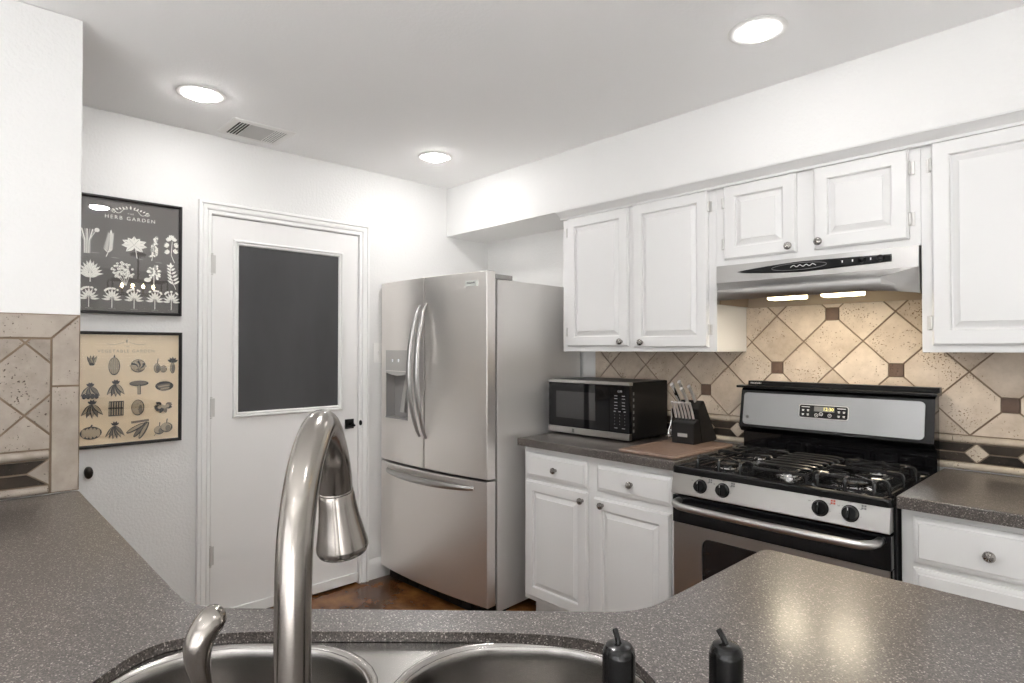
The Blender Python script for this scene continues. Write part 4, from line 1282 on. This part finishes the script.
# handles
def handle_knife(name, base, d, L, r, label, group, hook=False):
    k = thing(name, label, 'knife', base, 0, group)
    d = Vector(d).normalized(); base = Vector(base); sx = Vector((1, 0, 0)); up_ = d.cross(sx)
    b = bm_new()
    pr = [(.0, .75), (.08, .9), (.25, 1.0), (.5, .92), (.75, 1.0), (.92, 1.15), (1.0, .75)]
    pts = [base+d*(L*u)+up_*(r*.35*math.sin(PI*u)) for u, _ in pr]
    add_tube(b, catmull(pts, 3), [r*(pr[min(len(pr)-1, i//3)][1]) for i in range((len(pr)-1)*3+1)], 12, flat=.7)
    obj('handle', b, M['knife'], k)
    if hook:
        b = bm_new(); add_tube(b, [base+d*(L*.16), base+d*(L*.5), base+d*(L*.82)], [r*.5, r*.62, r*.5], 8, flat=1.5)
        obj('grip_inlay', b, M['black'], k)
    b = bm_new(); add_tube(b, [base-d*.004, base+d*.006], r*1.05, 12, flat=.6)
    obj('bolster', b, M['chrome'], k)
    return k
hdir = (0, -.62, .78)
words = ['leftmost', 'second from the left', 'third from the left', 'fourth from the left', 'fifth from the left', 'rightmost']
for i in range(6):
    x = KX0+.012+.0178*i
    handle_knife('steak_knife', (x, -.2525, 1.0375), (0, -.42, .9), .092, .0066, f'slim steel steak knife, {words[i]} in the lower row of the knife block', 'steak knives in the block')
for (x, y, z, L, r, lab) in ((1.655, -.222, 1.105, .125, .0100, 'large steel-handled kitchen knife at the upper left of the knife block'),
                             (1.677, -.198, 1.120, .120, .0095, 'dark-gripped kitchen knife in the upper row, behind the large left one'),
                             (1.700, -.226, 1.102, .105, .0090, 'medium steel-handled knife in the middle of the block top'),
                             (1.724, -.205, 1.116, .100, .0095, 'steel-handled kitchen knife at the right of the block top')):
    handle_knife('kitchen_knife', (x, y, z), hdir, L, r, lab, 'kitchen knives in the block top', 'dark' in lab or 'large' in lab)
# shears hanging in the left side slot
k = thing('kitchen_shears', 'steel kitchen shears hanging against the left side of the knife block', 'scissors', (KX0-.012, -.24, 1.0))
b = bm_new()
for s_ in (-1, 1):
    add_tube(b, catmull([(KX0-.006, -.262, 1.045), (KX0-.008, -.268+.004*s_, 1.01), (KX0-.010, -.270+.012*s_, .985), (KX0-.010, -.270+.017*s_, .965), (KX0-.010, -.270+.010*s_, .950), (KX0-.010, -.270+.002*s_, .958), (KX0-.010, -.270+.006*s_, .985)], 5), .0042, 8)
obj('handle', b, M['chrome'], k)
b = bm_new(); add_box(b, (KX0-.007, -.272, 1.03), (KX0-.0005, -.248, 1.085), .002)
obj('blade', b, M['chrome'], k)

# ------------------------------------------------------------------ framed prints
rnd = random.Random(11)
class Art:
    """flat ink shapes on a print lying in the yz plane; u to the right (+Y), v up"""
    def __init__(s, y0, z0, x): s.b = bm_new(); s.y0, s.z0, s.x = y0, z0, x; s.k = 0
    def poly(s, pts, mi=0):
        s.k += 1; x = s.x + .00002*s.k
        try:
            f = s.b.faces.new([s.b.verts.new((x, s.y0+u, s.z0+v)) for u, v in pts]); f.material_index = mi
        except ValueError: pass
    def leaf(s, u, v, ang, L, w, mi=0, vein=None):
        n = 7; pts = []
        ca, sa = math.cos(ang), math.sin(ang)
        def P(a, c): return (u+ca*a-sa*c, v+sa*a+ca*c)
        for i in range(n+1): a = i/n; pts.append(P(L*a, w*math.sin(PI*a**.8)))
        for i in range(n-1, 0, -1): a = i/n; pts.append(P(L*a, -w*math.sin(PI*a**.8)))
        s.poly(pts, mi)
        if vein is not None: s.stroke([P(L*.05, 0), P(L*.9, 0)], w*.12, vein)
    def stroke(s, pts, w, mi=0):
        for a, c in zip(pts[:-1], pts[1:]):
            d = Vector((c[0]-a[0], c[1]-a[1])); 
            if d.length < 1e-6: continue
            n = Vector((-d.y, d.x)).normalized()*w/2
            s.poly([(a[0]+n.x, a[1]+n.y), (c[0]+n.x, c[1]+n.y), (c[0]-n.x, c[1]-n.y), (a[0]-n.x, a[1]-n.y)], mi)
    def disc(s, u, v, ru, rv=None, mi=0, n=14, rot=0):
        rv = rv or ru; c, d = math.cos(rot), math.sin(rot)
        s.poly([(u+c*ru*math.cos(2*PI*i/n)-d*rv*math.sin(2*PI*i/n), v+d*ru*math.cos(2*PI*i/n)+c*rv*math.sin(2*PI*i/n)) for i in range(n)], mi)
    def text(s, body, size, u, v, mi=0, space=1.2):
        t_ = text_bm(body, size, depth=0.0, space=space)
        t_.transform(Matrix.Translation((s.x+.0012, s.y0+u, s.z0+v)) @ FACE_PX); merge(s.b, t_, mi)
def framed_print(label, y0, y1, z0, z1, paper, draw, inks):
    t = thing('framed_print', label, 'picture', (0, (y0+y1)/2, z0), 0, 'framed garden prints')
    prof = [(0, .0005), (0, .018), (.003, .021), (.008, .021), (.011, .018), (.013, .014), (.0135, .0085)]
    b = bm_new(); rings = []
    for yy, zz, sy, sz in ((y0, z0, 1, 1), (y0, z1, 1, -1), (y1, z1, -1, -1), (y1, z0, -1, 1), (y0, z0, 1, 1)):
        rings.append([Vector((x, yy+sy*u, zz+sz*u)) for u, x in prof])
    loft(b, rings, True); bmesh.ops.remove_doubles(b, verts=b.verts, dist=1e-5)
    obj('frame', b, M['frame'], t)
    A = Art(y0, z0, .0062); draw(A, y1-y0, z1-z0)
    add_box(A.b, (.001, y0+.006, z0+.006), (.006, y1-.006, z1-.006), mi=3)
    obj('print', A.b, [M[i] for i in inks]+[M[paper]], t, smooth=False)
    obj('glass', box((.0100, y0+.012, z0+.012), (.0115, y1-.012, z1-.012)), M['pglass'], t)
    return t
def herb(A, w, h):
    cx = w/2
    A.text('HERB GARDEN', .0235, cx, h-.088, 0, 1.35); A.text('THE', .010, cx, h-.066, 0, 1.6)
    for s in (-1, 1):
        pts = []
        for i in range(22):
            a = i/21; pts.append((cx+s*(.012+.062*a), h-.046-.020*math.sin(a*PI*.5)+.006*math.sin(a*9)))
        A.stroke(pts, .0022, 0)
        c = [(cx+s*(.066+.010*math.cos(q*.5)*(1-q/20)), h-.062+.010*math.sin(q*.5)*(1-q/20)) for q in range(16)]
        A.stroke(c, .0018, 0)
        for i in range(5): A.leaf(cx+s*(.012+.012*i), h-.044-.003*i, PI/2-s*(.5+.15*i), .014, .003, 0)
    A.leaf(cx, h-.046, PI/2, .018, .004, 0)
    col = [.048, .132, .225, .308, .376]
    def cap(u, v, ww=.028): A.stroke([(u-ww/2, v), (u+ww/2, v-.001)], .002, 1)
    # row 1
    r1 = h-.215
    u = col[0]
    for k in range(7): A.stroke([(u-.010+.0035*k, r1-.045), (u-.011+.0038*k, r1+.01), (u-.030+.010*k+rnd.uniform(-.003, .003), r1+.062)], .0048, 0 if k % 2 else 1)
    A.stroke([(u+.006, r1+.01), (u+.026, r1+.045), (u+.033, r1+.058)], .0022, 0); A.disc(u+.036, r1+.060, .0095, None, 0); cap(u+.03, r1-.04)
    u = col[1]; A.stroke([(u-.014, r1-.055), (u-.002, r1-.02), (u+.004, r1+.05)], .003, 0)
    for k in range(9):
        v = r1-.035+.0095*k
        for s in (-1, 1): A.leaf(u-.006+.0012*k, v, PI/2-s*.72, .030-.0012*k, .0026, 0, 1)
    A.leaf(u+.004, r1+.045, PI/2, .025, .004, 0); cap(u+.02, r1-.055)
    u = col[2]; A.stroke([(u+.012, r1-.05), (u+.006, r1-.01), (u, r1+.03)], .003, 0)
    for a, L in ((PI*.5, .04), (PI*.12, .052), (PI*.88, .05), (-PI*.03, .052), (PI*1.03, .05), (PI*1.25, .045), (-PI*.22, .045), (PI*.3, .04), (PI*.72, .04)):
        A.leaf(u, r1+.010, a, L, .0125, 0, 1)
    cap(u+.025, r1-.052, .02)
    u = col[3]; A.stroke([(u-.012, r1-.055), (u, r1+.05)], .003, 0)
    for k in range(46):
        a = k/46; rr_ = .016*(1-a*.75); ang = rnd.uniform(0, 2*PI)
        A.disc(u-.006+.010*a+rr_*math.cos(ang)*.9, r1-.035+.095*a, .0062, .0045, 0 if k % 3 else 1, 7, ang)
    cap(u+.016, r1-.06)
    u = col[4]; A.stroke([(u+.014, r1-.055), (u, r1-.02), (u+.004, r1+.045)], .0026, 0)
    for a, v, q in ((.3, .02, 1), (2.7, .015, 1), (.6, -.012, 1), (2.5, -.018, 1), (1.0, .042, 1), (2.1, .04, 1), (1.55, .05, 1)):
        for d in (-.5, 0, .5): A.leaf(u+.020*math.cos(a)*.6, r1+v+.006, a+d, .021, .0068, 0, 1)
    # row 2
    r2 = h-.335
    u = col[0]+.012; A.stroke([(u, r2-.05), (u, r2)], .004, 0)
    for k in range(11): A.leaf(u+(k-5)*.0012, r2-.018+.0045*(5-abs(k-5)), PI*(.95-.9*k/10), .044, .0056, 0, 1)
    for k in range(5): A.leaf(u, r2-.030, PI*(.12+.19*k), .036, .0050, 0, 1)
    u = col[1]+.050
    for k in range(70):
        a = rnd.uniform(0, 2*PI); q = math.sqrt(rnd.random()); x_, y_ = q*math.cos(a)*.044, q*math.sin(a)*.036
        A.disc(u+x_, r2+.012+y_-abs(x_)*.15, .0052, None, 0, 8); A.disc(u+x_+.001, r2+.011+y_-abs(x_)*.15, .002, None, 1, 6)
    for k in range(5): A.stroke([(u+.012, r2-.058), (u-.024+.012*k, r2-.012)], .0018, 0)
    u = col[3]-.004; A.stroke([(u, r2-.06), (u, r2)], .003, 0)
    for k in range(40):
        a = rnd.uniform(0, 2*PI); q = math.sqrt(rnd.random()); A.disc(u+q*math.cos(a)*.026, r2+.012+q*math.sin(a)*.034, .007, .005, 0 if k % 3 else 1, 8, a)
    A.disc(u-.026, r2-.025, .014, .010, 0); 
    u = col[4]-.002; A.stroke([(u+.022, r2-.062), (u-.004, r2), (u, r2+.05)], .0026, 0)
    for k in range(6):
        v = r2-.038+.016*k
        for s in (-1, 1): A.leaf(u+.012-.003*k, v, PI/2-s*.95, .034-.003*k, .0046, 0, 1)
    A.leaf(u-.001, r2+.035, PI/2, .03, .006, 0)
    # row 3
    r3 = h-.445
    for j, u in enumerate((.055, .14, .225, .308, .376)):
        A.stroke([(u, r3-.05), (u, r3+.01)], .003, 0)
        for k in range(9): A.leaf(u+(k-4)*.0014, r3-.014+.004*(4-abs(k-4)), PI*(.98-.96*k/8), .034, .0042, 0, 1)
        for k in range(12):
            a = rnd.uniform(0, PI); A.disc(u+.026*math.cos(a), r3+.022+.014*math.sin(a), .005, None, 0, 7)
        cap(u, r3-.054)
def veg(A, w, h):
    cx = w/2-.012
    A.text('VEGETABLE GARDEN', .0195, cx, h-.088, 2, 1.25); A.text('THE', .009, cx, h-.066, 2, 1.5)
    for s in (-1, 1):
        A.stroke([(cx+s*(.01+.006*i), h-.048-.010*math.sin(i*.22)) for i in range(12)], .0015, 2)
    A.leaf(cx, h-.05, PI/2, .016, .004, 2)
    cols = [.070, .165, .245, .340]; rows = [h-.155, h-.255, h-.345, h-.445]
    def hatch(u, v, ru, rv, n=5):
        for k in range(n):
            q = -1+2*(k+.5)/n; e = math.sqrt(max(0, 1-q*q))*rv
            A.stroke([(u+ru*q*.9, v-e*.85), (u+ru*q*.9+ru*.06, v), (u+ru*q*.9, v+e*.85)], .0013, 0)
    def blob(u, v, ru, rv, mi=1, rot=0, hn=5):
        A.disc(u, v, ru, rv, 0, 20, rot); A.disc(u-ru*.02, v+rv*.02, ru*.90, rv*.90, 2, 20, rot); A.disc(u+ru*.22, v-rv*.10, ru*.55, rv*.72, mi, 16, rot)
        if hn and not rot: hatch(u, v, ru, rv, hn)
    def pods(u, v, n, L, wd, spread, a0=-PI/2):
        for k in range(n):
            a = a0+spread*(k-(n-1)/2); A.leaf(u, v, a, L, wd, 0); A.leaf(u+.0012, v, a, L*.94, wd*.62, 1 if k % 2 else 2)
        for k in range(4): A.leaf(u, v, PI*(.2+.2*k), L*.32, wd*.6, 0)
    # row 1: corn/asparagus, squash, cabbage, pears, radish
    u, v = cols[0], rows[0]; pods(u, v+.005, 4, .045, .006, .28, PI/2)
    u = cols[1]-.012; blob(u, v, .022, .040, 2, 0, 6); A.leaf(u, v+.038, PI/2, .014, .003, 0)
    u = cols[2]; blob(u, v, .030, .030, 1, 0, 7)
    for k in range(7): A.leaf(u, v-.012, PI*(.1+.13*k), .038, .010, 0 if k % 2 else 2)
    u = cols[3]-.010; blob(u-.008, v-.012, .014, .022, 1); blob(u+.018, v-.016, .014, .016, 2); A.stroke([(u-.008, v+.01), (u-.004, v+.032)], .003, 0)
    u = cols[3]+.046; blob(u, v-.012, .011, .026, 1); 
    for k in range(5): A.leaf(u, v+.014, PI*(.15+.17*k), .026, .006, 0)
    # row 2: aubergines, peppers, mushroom, beans
    v = rows[1]
    u = cols[0]-.005; pods(u, v+.014, 4, .056, .0095, .45); 
    for k in range(4): A.disc(u+.010*(k-1.5)*1.5, v-.030, .0085, .012, 0, 12)
    u = cols[1]-.006; pods(u, v+.022, 5, .060, .0095, .30)
    u = cols[2]+.004; A.disc(u, v+.020, .038, .0125, 0, 20); A.disc(u-.002, v+.022, .034, .009, 1, 18); A.stroke([(u, v+.014), (u+.001, v-.030)], .013, 0); A.stroke([(u-.001, v+.010), (u, v-.028)], .008, 2)
    u = cols[3]+.012; A.disc(u, v+.004, .038, .022, 0, 18); 
    for k in range(5): A.disc(u-.004+.002*k, v+.010-.006*k, .030-.003*k, .004, 2 if k % 2 else 1, 14, .15)
    # row 3: peas, bundle, potato, sprouts
    v = rows[2]
    u = cols[0]+.002; pods(u, v+.026, 5, .064, .0095, .34)
    u = cols[1]-.004
    for k in range(6): A.stroke([(u-.024+.0095*k, v-.032), (u-.023+.0095*k, v+.034)], .0095, 0); A.stroke([(u-.024+.0095*k, v-.028), (u-.0235+.0095*k, v+.030)], .0045, 2)
    A.stroke([(u-.030, v+.004), (u+.028, v+.002)], .006, 0)
    u = cols[2]; A.disc(u, v, .026, .036, 0, 20); A.disc(u-.001, v+.001, .023, .033, 2, 20)
    for k in range(9): A.disc(u+rnd.uniform(-.014, .014), v+rnd.uniform(-.024, .024), .002, .001, 0, 6)
    A.disc(u+.010, v-.008, .008, .020, 1, 12)
    u = cols[3]+.008
    for k in range(12):
        a = rnd.uniform(0, 2*PI); A.leaf(u+.010*math.cos(a), v+.006*math.sin(a), a, .028, .010, 0 if k % 2 else 1)
    for k in range(4): A.disc(u-.016+.011*k, v-.004+.004*(k % 2), .008, None, 2, 10)
    # row 4: pumpkin, leeks/chillies, cucumbers, onions
    v = rows[3]
    u = cols[0]-.002; A.disc(u, v, .040, .028, 0, 22)
    for k in range(5): A.disc(u-.026+.013*k, v, .0082, .025-.003*abs(k-2), 2, 14)
    A.stroke([(u, v+.026), (u+.004, v+.036)], .006, 0)
    u = cols[1]-.008; pods(u, v+.026, 6, .062, .0075, .26)
    u = cols[2]+.010
    for a, d in ((.9, 0), (.5, -.018), (1.1, .014)):
        ru, rv = .042, .0105; A.disc(u+d, v-d*.4, ru, rv, 0, 18, a); A.disc(u+d-.001, v-d*.4+.001, ru*.88, rv*.55, 2 if d else 1, 16, a)
    A.stroke([(u-.036, v+.034), (u+.034, v+.040)], .010, 1)
    u = cols[3]+.008
    for du, dv, r in ((-.016, -.010, .022), (.014, .000, .025)):
        A.disc(u+du, v+dv, r, r*.9, 0, 20); A.disc(u+du-.002, v+dv+.002, r*.85, r*.76, 2, 20); A.disc(u+du+.006, v+dv-.004, r*.45, r*.6, 1, 14)
        A.stroke([(u+du, v+dv+r*.8), (u+du+.002, v+dv+r*1.6)], .004, 0)
    A.stroke([(u-.030, v-.026), (u-.038, v-.036)], .002, 0)
framed_print('black-framed dark print of pale herbs, hung above the vegetable print', -2.362, -1.941, 1.521, 2.043, 'paper_black', herb, ['ink_cream', 'ink_shade', 'ink_cream'])
framed_print('black-framed cream print of drawn vegetables, hung below the herb print', -2.362, -1.9375, .931, 1.4425, 'paper_cream', veg, ['ink_black', 'ink_mid', 'ink_pale'])

# ------------------------------------------------------------------ ceiling lights and vent
def downlight(x, y, label, k=1.0):
    t = thing('recessed_light', label, 'ceiling light', (x, y, H), 0, 'recessed ceiling lights')
    o = Matrix.Translation((x, y, H))
    obj('trim_ring', lathe([(.094, -.0005), (.094, -.002), (.088, -.0045), (.074, -.005), (.062, -.003), (.061, -.001)], 40, o), M['white_plastic'], t)
    lm = M['lamp'] if k == 1.0 else emis('lit_lamp_lens', (1, .985, .97), LAMP*k)
    obj('lens', lathe([(.0605, -.0012), (.0600, -.005), (.057, -.010), (.050, -.0140), (.036, -.0170), (.018, -.0185), (0, -.0190)], 40, o), lm, t)
downlight(.482, -1.995, 'round recessed ceiling light above the framed prints, beside the air vent')
downlight(.488, -.803, 'round recessed ceiling light in front of the refrigerator, farthest away')
downlight(2.296, -.803, 'large-looking round recessed ceiling light in front of the range hood', .3)
downlight(2.20, -1.93, 'recessed ceiling light above the corner sink', 3.2)
downlight(4.0, -2.6, 'added unseen ceiling light over the dining side')  # added unseen, like the next two, to even out the light
downlight(4.0, -4.6, 'added unseen ceiling light at the far end of the dining side')
downlight(1.9, -4.2, 'added unseen ceiling light behind the sink counter')
downlight(.36, -3.5, 'added unseen ceiling light in the hall behind the tiled end wall')  # unseen lamp added to brighten the back-left corner
for i, x in enumerate((2.20, 2.40)):
    d = bpy.data.lights.new('hood_lamp', 'AREA'); d.shape = 'RECTANGLE'; d.size = .12; d.size_y = .06; d.energy = HOOD_W; d.color = (1, .87, .68)
    lo = bpy.data.objects.new('hood_lamp', d); C.objects.link(lo); lo.location = (x, -.304, 1.5620)

t = thing('air_vent', 'white rectangular air vent in the ceiling above the pantry door', 'vent', (.195, -1.66, H))
vx0, vx1, vy0, vy1 = .072, .318, -1.808, -1.512
b = bm_new(); rings = []
for d, z in ((0, -.0005), (0, -.002), (.006, -.0055), (.028, -.0065), (.032, -.0045)):
    rings.append([Vector((x, y, H+z)) for x, y in rrect(vx0+d, vx1-d, vy0+d, vy1-d, .004, 2)])
loft(b, rings, True)
obj('frame', b, M['white_plastic'], t)
obj('backing', box((vx0+.02, vy0+.02, H-.0012), (vx1-.02, vy1-.02, H-.0004)), M['slot'], t)
b = bm_new(); add_box(b, (vx0+.030, -1.722, H-.0062), (vx1-.030, -1.606, H-.0014), .001)
obj('centre_plate', b, M['vent_plate'], t)
for k in range(5):
    y = vy0+.0315+.0135*k
    obj('slat', box((vx0+.030, y-.0016, H-.0062), (vx1-.030, y+.0016, H-.0030), .0006, 1), M['white_plastic'], t)
for k in range(6):
    y = vy1-.0925+.0118*k
    obj('slat', box((vx0+.030, y-.0036, H-.0062), (vx1-.030, y+.0036, H-.0030), .0006, 1), M['white_plastic'], t)

# ------------------------------------------------------------------ small wall things
t = thing('light_switch', 'white light switch plate on the wall left of the refrigerator', 'light switch', (0, -.865, 1.342))
obj('plate', box((.0002, -.901, 1.283), (.006, -.829, 1.402), .0025), M['white_plastic'], t)
b = bm_new(); add_box(b, (.006, -.872, 1.328), (.010, -.858, 1.356), .001); add_prism(b, [(-.8695, 1.340), (-.8605, 1.340), (-.8605, 1.352), (-.8695, 1.352)], 'X', .010, .018)
obj('toggle', b, M['white_plastic'], t)
t = thing('wall_peg', 'small dark oval peg on the white wall below the vegetable print', 'peg', (0, -2.297, .825))
mt = Matrix.Translation((0.0002, -2.302, .828)) @ Matrix.Scale(.62, 4, (0, 1, 0)) @ Matrix.Rotation(PI/2, 4, 'Y')
obj('rose', lathe([(.024, 0), (.024, .003), (.018, .006), (.008, .008)], 22, mt), M['bronze'], t)
obj('head', lathe([(.010, .006), (.012, .012), (.022, .016), (.027, .022), (.025, .029), (.014, .034), (0, .035)], 22, mt), M['bronze'], t)

# ------------------------------------------------------------------ dining side, met only in reflections
t = thing('chandelier', 'dark cage chandelier with warm bulbs over the dining side', 'chandelier', (4.5, -1.21, 2.06))
cx, cy = 4.5, -1.21
b = bm_new()
for z in (1.97, 2.12):
    for (x0, y0, x1, y1) in ((-.13, -.26, .13, -.26), (.13, -.26, .13, .26), (.13, .26, -.13, .26), (-.13, .26, -.13, -.26)):
        add_tube(b, [(cx+x0, cy+y0, z), (cx+x1, cy+y1, z)], .009, 4, square=True)
for x in (-.13, .13):
    for y in (-.26, .26): add_tube(b, [(cx+x, cy+y, 1.97), (cx+x, cy+y, 2.12)], .009, 4, square=True)
add_tube(b, [(cx-.13, cy, 2.12), (cx+.13, cy, 2.12)], .008, 6); add_tube(b, [(cx, cy-.26, 2.12), (cx, cy+.26, 2.12)], .008, 6)
obj('cage', b, M['bronze'], t)
b = bm_new(); add_tube(b, [(cx, cy, 2.12), (cx, cy, H-.03)], .010, 10); add_lathe(b, [(.07, -.03), (.075, -.02), (.075, -.0005), (0, -.0005)], 24, Matrix.Translation((cx, cy, H)))
obj('stem', b, M['bronze'], t)
for k in range(4):
    y = cy-.15+.10*k
    bb = obj('candle', lathe([(.011, 0), (.011, .05), (0, .05)], 12, Matrix.Translation((cx, y, 1.985))), M['brass'], t)
    obj('bulb', lathe([(.008, .05), (.016, .068), (.017, .08), (.010, .10), (0, .108)], 14, Matrix.Translation((cx, y, 1.985))), M['bulb'], bb)
# blinds over the dining window
t = thing('window_blind', 'white slatted blind partly drawn over the dining window', 'blind', (ROOM_X-.06, (WY0+WY1)/2, WZ1))
obj('headrail', box((ROOM_X-.075, WY0+.02, WZ1-.045), (ROOM_X-.025, WY1-.02, WZ1), .004), M['white_plastic'], t)
b = bm_new()
for k in range(32):
    z = WZ1-.07-.036*k
    if z < WZ0+.02: break
    add_box(b, (-.022, WY0+.03, -.0012), (.022, WY1-.03, .0012), mtx=Matrix.Translation((ROOM_X-.05, 0, z)) @ Matrix.Rotation(math.radians(48), 4, 'Y'))
obj('slats', b, M['white_plastic'], t)
# garden outside
struct('ground', box((ROOM_X+.2, -16, -.25), (16, 8, -.15)), M['bounce_ground'])  # unseen ground, made pale to throw daylight onto the ceiling
rr2 = random.Random(3)
for i, (y, z, s, lab) in enumerate(((-5.6, 2.6, 1.15, 'small garden tree outside, opposite the sink side'), (-1.7, 2.75, 1.2, 'small garden tree outside, middle of the dining window'), (1.6, 2.6, 1.15, 'small garden tree outside, nearest the range wall'))):
    t = thing('garden_tree', lab, 'tree', (9.6, y, -.15), 0, 'garden trees')
    b = bm_new(); bmesh.ops.create_icosphere(b, subdivisions=4, radius=1)
    for v in b.verts:
        n = v.co.normalized(); q = 1+.16*math.sin(7*n.x+i)*math.sin(6*n.y+2*i)*math.cos(5*n.z)+rr2.uniform(-.09, .09)
        v.co = Vector((n.x*s*q*.8, n.y*s*q*1.2, n.z*q*.75))
    b.transform(Matrix.Translation((9.6, y, z)))
    obj('crown', b, M['hedge'], t)
    b = bm_new(); add_tube(b, [(9.6, y, -.15), (9.62, y+.05, 1.0), (9.6, y, 2.3)], [.09, .07, .05], 10)
    obj('trunk', b, M['bronze'], t)
